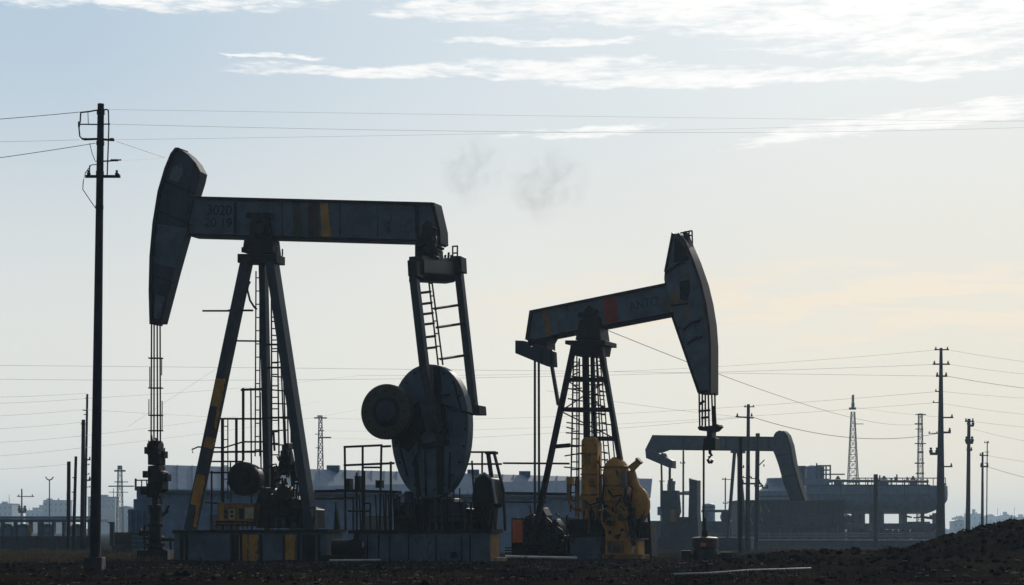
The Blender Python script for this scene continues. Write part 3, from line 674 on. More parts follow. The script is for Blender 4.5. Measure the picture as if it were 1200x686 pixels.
pm = J.B('pitman_arm', M['leg'], r, (646.5, 428, .6), (654.5, 475, .6), 3.5, .1)
# crank end and low clutter
ck = J.slab('crank_housing', M['dark'], r, [(606, 655), (607, 628), (613, 618), (622, 619), (628, 612), (640, 613), (648, 622), (660, 628), (664, 655)], -.4, .1, .02)
for q in ([(612, 622), (615, 606), (621, 603), (624, 612), (624, 622)], [(626, 616), (628, 598), (635, 595), (640, 604), (639, 616)], [(640, 624), (642, 612), (650, 608), (656, 616), (657, 628)], [(606, 640), (606, 615), (611, 612), (613, 640)]):
    J.slab('crank_plate', M['dark'], ck, q, -.5 + rnd.uniform(-.15, .3), -.1, .015)
for x, y, q in ((620, 632, 8), (645, 634, 10), (633, 612, 6)): J.disc(MB(), x, y, q, -.6, -.4, n=24).build('sheave', M['dark'], ck)
for k_ in range(60):
    x = rnd.uniform(606, 660); y = rnd.uniform(602, 650)
    J.T('pipe', M[rnd.choice(('dark', 'rail', 'dark'))], ck, (x, y, rnd.uniform(-.8, -.1)), (x + rnd.uniform(-7, 7), y + rnd.uniform(-12, 6), rnd.uniform(-.8, -.1)), rnd.uniform(.5, 1.4), 6)
for k_ in range(8):
    x = rnd.uniform(604, 650); y = rnd.uniform(606, 630)
    m_ = MB(); m_.path([J.P(x + dx, y + dy, -.5) for dx, dy in ((0, 0), (2, -6), (7, -8), (11, -3), (12, 6), (9, 14))], .022, 6); m_.build('hose', M['dark'], ck)
tag(J.slab('warning_panel', M['orange'], ck, [(600.5, 609), (612, 609), (612, 636), (600.5, 636)], -.85, -.78), 'bright orange upright panel')
J.slab('panel_frame', M['dark'], ck, [(599.5, 607.5), (613, 607.5), (613, 655), (599.5, 655)], -.78, -.72)
mb = MB()
for k_ in range(40):
    x = rnd.uniform(592, 640); lump(mb, J.P(x, rnd.uniform(598, 615) - max(0, 622 - x) * -.12, rnd.uniform(-.3, .3)), rnd.uniform(.05, .14))
for k_ in range(3): J.T('pipe', M['rail'], ck, (592, 648 - k_ * 3, -.5), (664, 648 - k_ * 3, -.5), .9)
J.B('tie_rail', M['leg'], r, (585, 578, .3), (668, 579.5, .3), 3.4, .12); J.B('tie_rail', M['rail'], r, (585, 588.5, .3), (640, 589, .3), 1.6, .08); J.B('tie_rail', M['rail'], r, (590, 543, .2), (667, 543.5, .2), 2.2, .08)
# yellow drive machinery
col = J.slab('drive_column', M['yellow'], r, [(681, 517), (684, 512.5), (697, 513), (700, 520), (700, 609), (683, 609), (681, 600)], -.75, -.4, .02)
for y in (532, 556, 580): J.B('clamp_band', M['ochre'], col, (680.5, y, -.76), (700.5, y, -.76), 1.6, .05)
for x in (675, 678): J.T('pipe', M['ochre'], col, (x, 560, -.6), (x, 606, -.6), 1.2)
J.slab('junction_box', M['yellow'], col, [(664, 559), (670, 559), (670, 568), (664, 568)], -.7, -.5)
mb = MB(); mb.path([J.P(*p) for p in ((666, 568, -.6), (666, 585, -.6), (672, 596, -.6), (682, 598, -.6))], .05); mb.build('pipe', M['ochre'], col)
tk = MB(); base = J.P(722, 598, -.55); top = J.P(722, 536, -.55); H = top.z - base.z; rr = 15.2 / J.k
tk.lathe(base, (0, 0, 1), [(0, rr * .8), (H * .08, rr), (H * .38, rr), (H * .39, rr * 1.06), (H * .43, rr * 1.06), (H * .44, rr), (H * .72, rr), (H * .84, rr * .9), (H * .93, rr * .66), (H * .98, rr * .36), (H, .1)], 28)
tk = tk.build('pressure_vessel', M['yellow'], r)
J.slab('highlight_plate', M['pale'], tk, [(728, 553), (733, 553), (733, 571), (728, 572)], -.96, -.85)  # pale plate painted in as the vessel's upright highlight
J.B('bracket', M['yellow'], tk, (739, 550, -.6), (749, 541, -.6), 8, .14, 6)
J.B('bracket', M['ochre'], tk, (746.5, 537.5, -.6), (751.5, 543, -.6), 3, .2)
mb = MB(); mb.path([J.P(*p) for p in ((739, 552, -.5), (742, 562, -.5), (746, 572, -.5), (753, 580, -.5), (757, 590, -.5))], .13, 10); mb.build('elbow_pipe', M['yellow'], tk)
sph = MB(); cs = J.P(750, 592, -.45)
sph.lathe(cs, (0, 0, 1), [(math.sin(t) * 16 / J.k * 1.25, math.cos(t) * 12 / J.k) for t in [R(-88 + 16 * i) for i in range(12)]], 24); sph.build('surge_bulb', M['yellow'], tk)
for y in (549, 571, 589): MB().lathe(J.P(722, y, -.55), (0, 0, 1), [(0, rr * 1.0), (.01, rr * 1.045), (.05, rr * 1.045), (.06, rr)], 28).build('clamp_ring', M['ochre'], tk)
bl = J.slab('pump_block', M['yellow'], r, [(709, 655), (709, 621), (704, 613), (704, 599), (712, 594), (734, 594), (736, 603), (731, 614), (733, 632), (748, 633), (748, 655)], -.85, -.35, .02)
J.slab('foot_plate', M['ochre'], bl, [(705, 650), (752, 650), (752, 655.5), (705, 655.5)], -.95, -.3, .01)
J.slab('cover_or_shade_plate', M['ochre'], bl, [(712, 634), (731, 634), (731, 648), (712, 648)], -.875, -.845)
J.slab('cover_or_shade_plate', M['dark'], bl, [(706, 600), (711, 599), (711, 613), (706, 612)], -.875, -.845)
for k_ in range(14):
    x = rnd.uniform(683, 702); J.T('pipe', M[rnd.choice(('dark', 'rail', 'ochre'))], bl, (x, rnd.uniform(612, 628), -.72), (x + rnd.uniform(-3, 3), rnd.uniform(590, 606), -.8), rnd.uniform(.6, 1.3))
for k_ in range(10):
    x = rnd.uniform(735, 752); J.T('pipe', M[rnd.choice(('dark', 'rail', 'dark'))], bl, (x, 633, -.6), (x + rnd.uniform(-4, 6), rnd.uniform(598, 612), -.6), rnd.uniform(.6, 1.3))
J.B('brace', M['ochre'], bl, (718, 588, -.9), (730, 610, -.9), 2.4, .06)
for x, y, q in ((714, 624, 1.8), (722, 629, 2.2), (729, 621, 1.8), (718, 614, 1.5), (726, 608, 1.6), (712, 602, 1.6), (722, 600, 1.5)): J.disc(MB(), x, y, q, -.9, -.84, n=12).build('bolt_head', M['dark'], bl)
for x, y, q, L_ in ((713, 612, 4.5, .1), (727, 606, 4, .1)):
    f_ = J.disc(MB(), x, y, q, -1.02 - L_, -.98 + .12, n=20).build('flange', M['ochre'], bl); J.disc(MB(), x, y, q * .5, -1.08 - L_, -1.0 - L_, n=14).build('cap', M['dark'], bl)
    for k_ in range(6): J.disc(MB(), x + q * .76 * math.cos(k_ * 1.047), y + q * .76 * math.sin(k_ * 1.047), .8, -1.04 - L_, -1.0 - L_, n=6).build('bolt_head', M['dark'], f_)
for pts in (((703, 560), (706, 556), (708, 566), (706, 584), (709, 596)), ((736, 566), (741, 572), (740, 586), (735, 594), (738, 604)), ((713, 575), (718, 582), (728, 580), (733, 588)), ((684, 586), (692, 592), (704, 588), (712, 594)), ((742, 600), (745, 612), (740, 622), (744, 632)), ((700, 540), (704, 548), (708, 548))):
    m_ = MB(); m_.path([J.P(x, y, -.98) for x, y in pts], .026, 7); m_.build('hose', M['dark'], bl)
for x, y in ((688, 540), (693, 566), (686, 592)): J.slab('cover_or_shade_plate', M['ochre'], col, [(x - 3, y - 5), (x + 3, y - 5), (x + 3, y + 5), (x - 3, y + 5)], -.775, -.745)
for k_ in range(8): J.disc(MB(), 684 + (k_ % 2) * 13, 522 + (k_ // 2) * 24, .8, -.77, -.74, n=6).build('bolt_head', M['dark'], col)
J.T('pipe', M['dark'], bl, (702, 534, -.6), (702, 628, -.6), 1.2); J.T('pipe', M['dark'], bl, (704.5, 556, -.5), (704.5, 640, -.5), 1.0); J.T('pipe', M['ochre'], bl, (738, 556, -.4), (739, 632, -.4), 1.4)
J.B('bracket', M['dark'], bl, (700, 586, -.7), (710, 586, -.7), 5, .2); J.B('bracket', M['dark'], bl, (734, 596, -.7), (744, 598, -.7), 5, .2)
J.slab('drip_tray', M['pale'], bl, [(736, 631), (751, 631), (751, 632.6), (736, 632.6)], -.9, -.15)
J.T('valve_stem', M['white'], bl, (741, 648, -.92), (743, 641, -.92), 1.2)
for k_ in range(7):
    x = rnd.uniform(704, 734); y = rnd.uniform(592, 628)
    J.T('pipe', M[rnd.choice(('dark', 'ochre', 'yellow', 'rail', 'ochre'))], bl, (x, y, rnd.uniform(-1.0, -.8)), (x + rnd.uniform(-7, 7), y + rnd.uniform(-10, 10), rnd.uniform(-1.0, -.8)), rnd.uniform(.6, 1.6))
J.slab('pump_skid', M['dark'], r, [(666, 612), (760, 612), (762, 652), (666, 652)], -.1, .5)
J.B('crossbar', M['dark'], r, (668, 614, -.3), (708, 613, -.3), 10, .2)
bs = J.slab('base', M['grey'], r, [(668, 629), (704, 629), (704, 662), (668, 662)], -.7, .2, .01)
J.slab('deck_plate', M['dark'], bs, [(666, 625), (706, 625), (706, 628.8), (666, 628.8)], -.75, .25)
for x in (668, 690, 700): J.disc(MB(), x + 2, 650, 1, -.73, -.69, n=8).build('bolt_head', M['dark'], bs)
J.T('post', M['rail'], r, (664.5, 658, -.7), (664.5, 604, -.7), 1.3); J.T('post', M['rail'], r, (763, 658, -.4), (760, 600, -.4), 1.6)
J.B('skid_rail', M['dark'], r, (640, 658.5, -.95), (766, 658.5, -.95), 5, .2)

# wellhead under pumpjack 2
c = J.P(826, 657, 0); c.z = gz(c.x, c.y)
w = thing('wellhead', c, 'squat rusty brown wellhead with pointed top under the lettered pumpjack', 'wellhead', 'wellheads under the pumpjack heads')
MB().lathe(c, (0, 0, 1), [(0, .34), (.28, .34), (.29, .3), (.33, .3), (.34, .36), (.60, .36), (.62, .30), (.64, .1), (.8, .09), (.86, .05), (1.15, .03)], 20).build('casing', M['dark'], w)
MB().lathe(c + Vector((0, 0, .345)), (0, 0, 1), [(0, .365), (.25, .37), (.27, .3)], 20).build('brown_cap_ring', M['brown'], w)
MB().box(c + Vector((-.08, -.37, .42)), .07, .02, .05).build('orange_plate', M['orange'], w)
MB().box(c + Vector((-.52, 0, .12)), .13, .12, .13).build('side_valve', M['dark'], w)
MB().box(c + Vector((.58, 0, .1)), .16, .12, .11).build('side_valve', M['dark'], w)
MB().tube(c + Vector((-.6, 0, .12)), c + Vector((.6, 0, .12)), .06).build('flow_pipe', M['rail'], w)

# ================================================================== pumpjack 3 (hazy, far)
J = Jack(862, 110, 25)
r = thing('pumpjack', J.C, 'distant hazy pumpjack with plain level beam seen beneath the lettered one', 'pumpjack', G1)
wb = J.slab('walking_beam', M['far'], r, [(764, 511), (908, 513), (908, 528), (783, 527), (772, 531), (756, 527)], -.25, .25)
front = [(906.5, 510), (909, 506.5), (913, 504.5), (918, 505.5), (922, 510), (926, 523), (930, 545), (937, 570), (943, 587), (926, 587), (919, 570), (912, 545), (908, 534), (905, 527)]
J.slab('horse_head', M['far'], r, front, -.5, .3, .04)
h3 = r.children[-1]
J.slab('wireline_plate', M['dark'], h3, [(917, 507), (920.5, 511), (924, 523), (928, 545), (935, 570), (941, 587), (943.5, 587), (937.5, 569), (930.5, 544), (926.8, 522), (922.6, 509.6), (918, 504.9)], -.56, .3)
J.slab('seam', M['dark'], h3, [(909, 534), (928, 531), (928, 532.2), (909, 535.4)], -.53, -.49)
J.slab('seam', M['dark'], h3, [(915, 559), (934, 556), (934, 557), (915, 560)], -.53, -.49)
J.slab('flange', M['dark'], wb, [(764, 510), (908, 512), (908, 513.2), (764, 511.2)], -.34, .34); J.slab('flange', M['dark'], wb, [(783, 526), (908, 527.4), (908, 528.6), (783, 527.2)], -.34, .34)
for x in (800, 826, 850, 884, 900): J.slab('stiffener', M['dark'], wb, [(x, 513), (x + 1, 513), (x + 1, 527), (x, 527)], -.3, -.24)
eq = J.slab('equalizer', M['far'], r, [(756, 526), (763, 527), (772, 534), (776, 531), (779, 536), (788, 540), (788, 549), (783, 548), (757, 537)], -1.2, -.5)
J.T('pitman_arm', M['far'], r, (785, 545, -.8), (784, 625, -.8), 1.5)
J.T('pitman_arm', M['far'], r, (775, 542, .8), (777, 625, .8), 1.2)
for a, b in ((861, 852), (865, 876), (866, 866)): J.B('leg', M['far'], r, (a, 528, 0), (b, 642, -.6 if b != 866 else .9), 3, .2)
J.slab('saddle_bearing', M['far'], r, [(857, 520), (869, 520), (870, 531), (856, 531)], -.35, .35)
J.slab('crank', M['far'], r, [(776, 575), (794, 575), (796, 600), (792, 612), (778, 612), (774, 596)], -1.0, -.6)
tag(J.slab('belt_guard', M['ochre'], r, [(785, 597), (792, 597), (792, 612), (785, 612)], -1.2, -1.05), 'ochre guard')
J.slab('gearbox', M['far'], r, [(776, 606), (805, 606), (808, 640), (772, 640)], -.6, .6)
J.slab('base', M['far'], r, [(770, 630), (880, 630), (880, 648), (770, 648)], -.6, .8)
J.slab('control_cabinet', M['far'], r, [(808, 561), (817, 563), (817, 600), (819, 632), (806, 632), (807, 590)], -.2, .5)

# ================================================================== poles
def pole(name, label, px, d, ytop, ybase, r0, r1, arms=(), lean=0, m=None, mastparts=(), group=None):
    """arms: (y, x0, x1, thickness px) ; everything real size at depth d"""
    b = at(px, ybase, d); gzb = gz(b.x, b.y)
    o = thing(name, Vector((b.x, b.y, gzb)), label, 'utility pole', group)
    top = at(px + lean, ytop, d); kk = d / F; m = m or M['timber']
    mb = MB(); mb.lathe(Vector((b.x, b.y, gzb - .3)), top - Vector((b.x, b.y, gzb - .3)), [(0, r0), ((top - b).length * .5, (r0 + r1) / 2), ((top - Vector((b.x, b.y, gzb - .3))).length, r1)], 14)
    mb.build('shaft', m, o)
    for a in arms:
        y, x0, x1, t = a[:4]
        dy = a[4] if len(a) > 4 else 0
        ca = MB().beam(at(x0, y, d), at(x1, y + dy, d), t * kk, t * kk).build('crossarm', M['dark'], o)
        for xx in (x0 + .1 * (x1 - x0), x1 - .1 * (x1 - x0)):
            if abs(x1 - x0) > 5: MB().lathe(at(xx, y, d), (0, 0, 1), [(0, .5 * t * kk), (1.2 * t * kk, .8 * t * kk), (1.6 * t * kk, .35 * t * kk), (2.2 * t * kk, .6 * t * kk), (2.5 * t * kk, .2 * t * kk)], 8).build('insulator', M['dark'], ca)
    return o
GP = 'poles of the overhead lines'
d = 36.0
p = pole('utility_pole', 'tall dark utility pole with tangled crossarms beside the big pumpjack', 111, d, 122, 664, .118, .068, [(207, 100, 141, 3.0)], 7.2, group=GP)
kk = d / F
def ppart(name, pts, rpx, m='dark', dd=0.0):
    mb = MB(); mb.path([at(x, y, d + dd) for x, y in pts], rpx * kk, 7); return mb.build(name, M[m], p)
a1 = ppart('bracket_arm', [(94, 132), (104, 131), (112, 129.5), (126, 128.5), (127, 132)], .9)
ppart('drop_wire', [(127, 129), (127.5, 150), (126.5, 180), (125.5, 207)], .8)
ppart('bracket_arm', [(93, 145.8), (114, 146), (129, 145.5)], .8)
ppart('bracket_arm', [(98, 163.5), (113, 163), (134, 164.5)], 1.4)
ppart('fuse_arm', [(94.5, 133), (94, 142), (92.5, 150), (93.5, 160), (97, 163.5)], .9)
ppart('drop_wire', [(103, 131), (103.5, 146)], .45); ppart('drop_wire', [(105, 168), (108, 180), (112, 190)], .45)
ppart('bracket_arm', [(113, 189), (126, 189), (142, 187.5)], .9)
ppart('jumper_wire', [(113, 193), (107, 193.5), (100, 203), (97.5, 213), (97, 222), (105, 234), (112, 244)], .55)
ppart('jumper_wire', [(105, 194), (105, 206)], .7)
for x, y, l, rr in ((92.5, 146, 7, 1.5), (134, 188, 9, 1.7), (139, 206, 4, 1.7), (131, 163, 5, 1.5), (99, 163, 6, 1.5), (103, 204, 4, 1.5)):
    hor = x != 92.5 and l > 4.5
    MB().lathe(at(x - (l / 2 if hor else 0), y + (0 if hor else l / 2), d - .05), (1, 0, 0) if hor else (0, 0, 1), [(0, .4 * rr * kk)] + [(l * kk * q / 8, (rr if q % 2 else rr * .55) * kk) for q in range(1, 8)] + [(l * kk, .4 * rr * kk)], 10).build('insulator', M['dark'], p)
for y in (132, 168, 203, 243): MB().lathe(at(111 + 7.2 * (664 - y) / 542, y, d), (0, 0, 1), [(-.04, .085), (.04, .085)], 14).build('clamp_band', M['dark'], p)
MB().box(Vector((p.location.x, p.location.y, p.location.z + .02)), .19, .19, .24).build('footing', M['concrete'], p, bevel=.02)

d = 72
pole('utility_pole', 'short bare leftmost pole of the tight cluster beside the tall pole', 80, 70, 541, 650, .085, .075, [(545, 78.5, 82.5, 1.2)], .7, group=GP)
pole('utility_pole', 'short leaning pole second from the left in the tight cluster', 85.5, 74, 535, 646, .08, .06, [(560, 85, 90, 1.2), (577, 84, 89, 1)], 3.5, group=GP)
pole('utility_pole', 'taller pole in the tight cluster with a side bracket at its top', 96, 72, 492, 649, .1, .075, [(497, 95, 100, 1.5), (539, 98, 106, 1.5), (563, 98, 106, 1.8), (545, 97, 105, .8), (556, 97, 105, .8), (571, 97, 106, .8)], 1.8, group=GP)
pole('utility_pole', 'slender tallest pole of the tight cluster beside the tall pole', 99, 78, 462, 646, .06, .05, [(467, 100, 103, 1.3), (481, 97, 101, 1), (486, 98, 102, 1)], 3.3, group=GP)
pole('utility_pole', 'slim pole with one wide crossarm rising behind the distant pumpjack beam', 876, 100, 474, 640, .16, .09, [(477, 872, 884, 1), (488.5, 862, 883, 1.6, 1.5), (567, 868, 892, 2), (560, 870, 880, 1)], 1, group=GP)
pole('utility_pole', 'thick dark pole standing in front of the distant pumpjack beam end', 867.5, 62, 512, 657, .08, .07, [(548, 866, 872, 1.2)], .3, group=GP)
pole('utility_pole', 'thin pole with side brackets hidden behind the distant beam, nearest the head', 886, 104, 508, 640, .13, .13, [(519, 881, 890, .8), (547, 888, 896, 1.2, -8), (570, 884, 893, 1.4), (572, 893, 900, 1.6), (561, 880, 886, 1)], 2, group=GP)
pole('utility_pole', 'massive dark pole with many short arms rising behind the long tank', 1102, 118, 408, 628, .36, .1, [(410, 1095, 1112, 1.4), (427, 1093, 1113, 1.6), (441, 1097, 1110, 1.8), (459, 1096, 1104, 1.2), (472, 1093, 1103, 1), (489.5, 1103, 1117, 1.6), (507, 1103, 1114, 2.2), (508, 1088, 1099, 1), (532, 1090, 1099, 3), (547, 1104, 1116, 1.6)], .8, group=GP)
pole('utility_pole', 'dark pole with a bulky top box beyond the dirt mound', 1134, 130, 491, 626, .2, .12, [(494, 1131, 1141, 1.5), (499, 1134, 1141, 2.4), (519, 1132, 1140, 3), (528, 1133, 1139, 1.5)], 1.5, group=GP)
pole('utility_pole', 'short outermost pole with stepped top near the mound crest', 1151, 125, 530, 624, .14, .07, [(534, 1148, 1158, 1.2), (547, 1149, 1158, 1.8), (543, 1154, 1158, 1)], .5, group=GP)
pole('utility_pole', 'very thin antenna pole rising beside the mound-crest pole', 1156, 135, 517, 560, .05, .04, [(519, 1153.5, 1159, .8), (530, 1154, 1159, .8)], 1, group=GP)
pole('utility_pole', 'plain dark post standing before the long tank', 1026, 120, 556, 632, .17, .15, [(558, 1025, 1030, 1.2, 6)], .2, group=GP)
pole('utility_pole', 'thin pole between the two pumpjacks with one small arm', 800.5, 150, 528, 620, .1, .08, [(543, 797, 803, .8)], .3, group=GP)
pole('utility_pole', 'pale thin far pole with a single crossarm left of the dark post', 850, 210, 560, 616, .1, .08, [(562, 846, 858, .8), (590, 847, 853, .8)], 0, group=GP)
pole('utility_pole', 'far hazy pole with a low crossarm over the houses', 25.5, 260, 573, 618, .16, .1, [(582, 20, 40, 1), (600, 22, 30, 3)], 0, group=GP)

def lattice(name, label, px, d, ytop, ybase, wtop, wbase, nb, arms=(), m=None, t=.07, group=None):
    b = at(px, ybase, d); z0 = gz(b.x, b.y); o = thing(name, Vector((b.x, b.y, z0)), label, 'lattice mast', group); m = m or M['far']
    ht = CAMH + (HZ - ytop) / F * d - z0; kk = d / F
    hw = lambda f: (wbase + (wtop - wbase) * f) * kk / 2
    Pt = lambda i, f: Vector((b.x + (-1, 1, 1, -1)[i] * hw(f), b.y + (-1, -1, 1, 1)[i] * hw(f), z0 + ht * f))
    for i in range(4): MB().beam(Pt(i, 0), Pt(i, 1), t, t).build('leg', m, o)
    mb = MB()
    for k in range(nb):
        f0, f1 = k / nb, (k + 1) / nb
        for i in range(4):
            j = (i + 1) % 4
            mb.beam(Pt(i, f0), Pt(j, f1), t * .6, t * .6); mb.beam(Pt(j, f0), Pt(i, f1), t * .6, t * .6); mb.beam(Pt(i, f1), Pt(j, f1), t * .6, t * .6)
    mb.build('lattice', m, o)
    for y, x0, x1, tt in arms: MB().beam(at(x0, y, d), at(x1, y, d), tt * kk, tt * kk).build('crossarm', m, o)
    return o
GL = 'lattice masts on the skyline'
lattice('lattice_mast', 'hazy lattice mast with top platform between the big pumpjack and its disc', 375.5, 230, 490, 634, 3.5, 10, 16, [(490, 368, 383, 1.6), (488, 372, 378, 2), (505, 374, 380, 1), (513, 374, 388, 1.6), (509, 369, 375, .8), (525, 370, 376, .8)], t=.09, group=GL)
lattice('lattice_mast', 'tapered lattice mast with a slender tip above the long tank', 999.5, 240, 483, 632, 4, 17, 18, [(479, 995, 1003, 2.5), (475, 998, 1001, 5), (468, 999, 1000, 10), (497, 1000, 1012, .8)], t=.08, group=GL)
lattice('lattice_mast', 'narrow straight mast with stacked arms just before the massive pole', 1078.5, 210, 485, 632, 4, 8, 18, [(486, 1073, 1085, 1.2), (497, 1072, 1080, 1.6), (503, 1073, 1082, 1), (520, 1072, 1085, 1.2), (543, 1072, 1083, 1.5), (555, 1073, 1083, 1.2), (530, 1077, 1082, 2)], t=.06, group=GL)
lattice('lattice_mast', 'low mast with wide double arms behind the tall utility pole', 140.5, 300, 546, 630, 4, 8, 11, [(552, 134, 147, 2), (548, 139, 142, 4), (565, 134, 150, 1), (570, 127, 157, 1.4), (577, 128, 150, .8)], t=.09, group=GL)

# street lamp far left
b = at(58, 610, 300); z0 = gz(b.x, b.y); o = thing('street_lamp', Vector((b.x, b.y, z0)), 'tiny far lamp post with twin curved arms over hazy houses', 'street lamp')
MB().tube(Vector((b.x, b.y, z0)), at(58, 563, 300), .14, .1).build('shaft', M['far'], o)
for sgn in (-1, 1):
    mb = MB(); mb.path([at(58, 563, 300), at(58 + 3 * sgn, 561.5, 300), at(58 + 4.5 * sgn, 559, 300)], .12); mb.build('lamp_arm', M['far'], o)

# ================================================================== overhead wires
def wire(label, A, B, sag, rad, group='overhead wires against the sky', n=28):
    a, b = at(*A), at(*B); ds = sag * (A[2] + B[2]) / 2 / F
    f0 = 0.0 if A[0] > -50 else -(A[0] + 700) / (B[0] - A[0])          # spans that leave the view run on to their next pole
    f1 = 1.0 if B[0] < 1260 else (1950 - A[0]) / (B[0] - A[0])
    fs = sorted([i / n for i in range(n + 1)] + ([f0] if f0 < 0 else []) + ([f1] if f1 > 1 else [])); pts = []
    for f in fs:
        q = a + (b - a) * f; g = min(1, max(0, f))
        q.z -= 4 * ds * (g * (1 - g) + (1 - 2 * g) * (f - g)); pts.append(q)
    o0 = a.copy()
    mb = MB(); mb.path(pts, rad * (1.2 if rad < .0125 and A[2] > 70 else 1), 5)
    return tag(mb.build('overhead_wire', M['wire'], org=o0), label, 'wire', group)
LW = 'thin wires fanning from the pole cluster to the picture edge'
WS = [
 ('dark top wire running from the tall pole bracket out past the clear sky edge', (-90, 146, 34), (104, 130.5, 36), 1, 0.0065),
 ('faint middle wire leaving the tall pole away from the pumpjacks', (-90, 166.5, 34), (93, 164, 36), 1, 0.0024),
 ('dark lower wire sloping down from the tall pole away from the pumpjacks', (-90, 197, 34), (112, 168, 36), 1, 0.0065),
 ('uppermost faint wire crossing the whole sky from the tall pole', (127, 128.5, 36), (1270, 143, 62), 1, 0.0020),
 ('second faint wire crossing the sky from the tall pole, dipping below the first', (129, 145.7, 36), (1270, 147, 62), 9, 0.0027),
 ('third faint wire from the tall pole, rising to meet the other two', (134, 164, 36), (1270, 139, 62), 3, 0.0019),
 ('dark twisted cable from the tall pole to the big black head', (137, 166, 36), (193, 185, 46), 0, 0.0069),
 ('short thin cable from the lower pole insulator to the big black head', (142, 188, 36), (193, 185, 46), .5, 0.0027),
 ('long faint wire passing behind the big A-frame at ladder height', (-60, 428, 120), (1102, 441, 118), -1, 0.0068),
 ('long faint wire just under the A-frame ladder wire, reaching the massive pole', (-60, 444, 120), (1102, 427, 118), 8, 0.0068),
 ('faint wire rising from the disc area to the top of the massive pole', (420, 440, 130), (1100, 410, 118), 9, 0.0055),
 ('faint low wire from behind the counterweight to the massive pole', (375, 490, 230), (1100, 459, 118), 10, 0.0068),
 ('faint wire at hook height from the hazy mast toward the massive pole', (375, 505, 230), (1098, 472, 118), 8, 0.0061),
 ('lowest faint wire from the hazy mast across the rail cage', (380, 513, 230), (876, 489, 100), 8, 0.0061),
 ('dark sagging cable from the lettered pumpjack to the tapered mast and beyond', (704, 384, 48.6), (1078, 497, 210), 16, 0.0119),
 ('dark sagging cable from the slim crossarm pole to the massive pole', (882, 489, 100), (1100, 508, 118), 14, 0.0168),
 ('faint cable from the yellow machinery side up to the slim crossarm pole', (640, 458, 90), (864, 488.5, 100), 2, 0.0048),
 ('thin wire between the narrow mast and the massive pole', (1000, 477, 240), (1102, 489, 118), 1, 0.0061),
 ('highest wire leaving the massive pole over the mound', (1111, 410, 118), (1290, 432, 118), 3, 0.0058),
 ('second wire leaving the massive pole over the mound', (1112, 427, 118), (1290, 444, 118), 3, 0.0055),
 ('third wire leaving the massive pole over the mound, darker than its neighbours', (1110, 441, 118), (1290, 463, 118), 3, 0.0109),
 ('fourth wire leaving the massive pole over the mound', (1104, 459, 118), (1290, 470, 118), 2, 0.0055),
 ('fifth wire leaving the massive pole, nearly touching the sixth', (1104, 473, 118), (1290, 492, 118), 3, 0.0055),
 ('wire from the bulky-topped pole top over the mound', (1140, 494, 130), (1290, 506, 130), 2, 0.0061),
 ('wire from below the box of the bulky-topped pole over the mound', (1140, 503, 130), (1290, 528, 130), 4, 0.0061),
 ('wire from the stepped pole top over the mound crest', (1157, 534, 125), (1290, 548, 125), 3, 0.0061),
 ('lowest dark wire from the stepped pole over the mound crest', (1157, 547, 125), (1290, 575, 125), 4, 0.0129),
]
for a in WS: wire(*a)
for i, (y0, y1, x1, lb) in enumerate(((466, 461, 101, 'topmost'), (474, 467, 102, 'second'), (490, 480, 98, 'third'), (505, 495, 96, 'fourth'), (521, 511, 96, 'fifth'), (538, 525, 96, 'sixth'), (552, 544, 81, 'lowest'))):
    wire(f'{lb} of the seven thin wires fanning into the pole cluster', (-60, y0, 60), (x1, y1, 72), 1.5, .0055, 'wires into the pole cluster')
for i, (A, B, lb) in enumerate((((102, 467, 78), (420, 440, 130), 'highest'), ((98, 480, 72), (372, 490, 230), 'second'), ((98, 511, 72), (375, 470, 230), 'third'), ((98, 525, 72), (420, 480, 160), 'lowest'))):
    wire(f'{lb} of the thin wires from the pole cluster passing behind the wellhead ropes', A, B, 3, .006, 'wires behind the wellhead ropes')
wire('steep faint stay wire rising behind the big A-frame leg', (150, 500, 95), (260, 428, 110), 0, .005, 'wires behind the wellhead ropes')

# ================================================================== buildings
# long blue shed behind the big pumpjack (left end nearer)
rl, rr_, el_, er_ = at(190, 545, 75.6), at(759, 561, 95.6), at(190, 572, 74), at(757, 581, 94)
gl = gz(el_.x, el_.y) - .15
sh = thing('long_shed', Vector((el_.x, el_.y, gl)), 'long low blue steel shed stretching behind the two nearer pumpjacks', 'shed')
bl_, br_ = at(190, 552, 86), at(760, 568, 108)
dn = lambda p, z=gl: Vector((p.x, p.y, z))
MB().prism([dn(el_), el_ - Vector((0, 0, .1)), rl - Vector((0, 0, .1)), bl_ - Vector((0, 0, .1)), dn(bl_)], [dn(er_), er_ - Vector((0, 0, .1)), rr_ - Vector((0, 0, .1)), br_ - Vector((0, 0, .1)), dn(br_)]).build('wall', M['blue'], sh)
def rp(f, g_): return el_.lerp(er_, f).lerp(rl.lerp(rr_, f), g_)      # point on the front roof slope
th = Vector((0, 0, .08))
mb = MB()
mb.prism([rp(-.004, -.06) - th, rp(-.004, -.06), rp(-.004, 1), rp(-.004, 1) - th], [rp(1.012, -.06) - th, rp(1.012, -.06), rp(1.012, 1), rp(1.012, 1) - th])
rf = mb.build('roof', M['roof'], sh)
MB().prism([rl - th, rl - Vector((0, 0, .004)), bl_ - Vector((0, 0, .02)), bl_ - th], [rr_ - th, rr_ - Vector((0, 0, .004)), br_ - Vector((0, 0, .02)), br_ - th]).build('rear_roof', M['roof'], sh)
for i in range(1, 40):
    f = i / 40; MB().beam(rp(f, -.05) + Vector((0, 0, .012)), rp(f, .99) + Vector((0, 0, .012)), .05, .035, (0, 0, 1)).build('roof_seam', M['roof'], rf)
for f in (.30, .585, .70): MB().box(rp(f, .97) + Vector((0, .3, .1)), .3, .3, .14).build('vent', M['blue'], rf)
MB().beam(rp(0, -.065) - Vector((0, .1, .1)), rp(1, -.065) - Vector((0, .1, .1)), .12, .12).build('gutter', M['far'], rf)
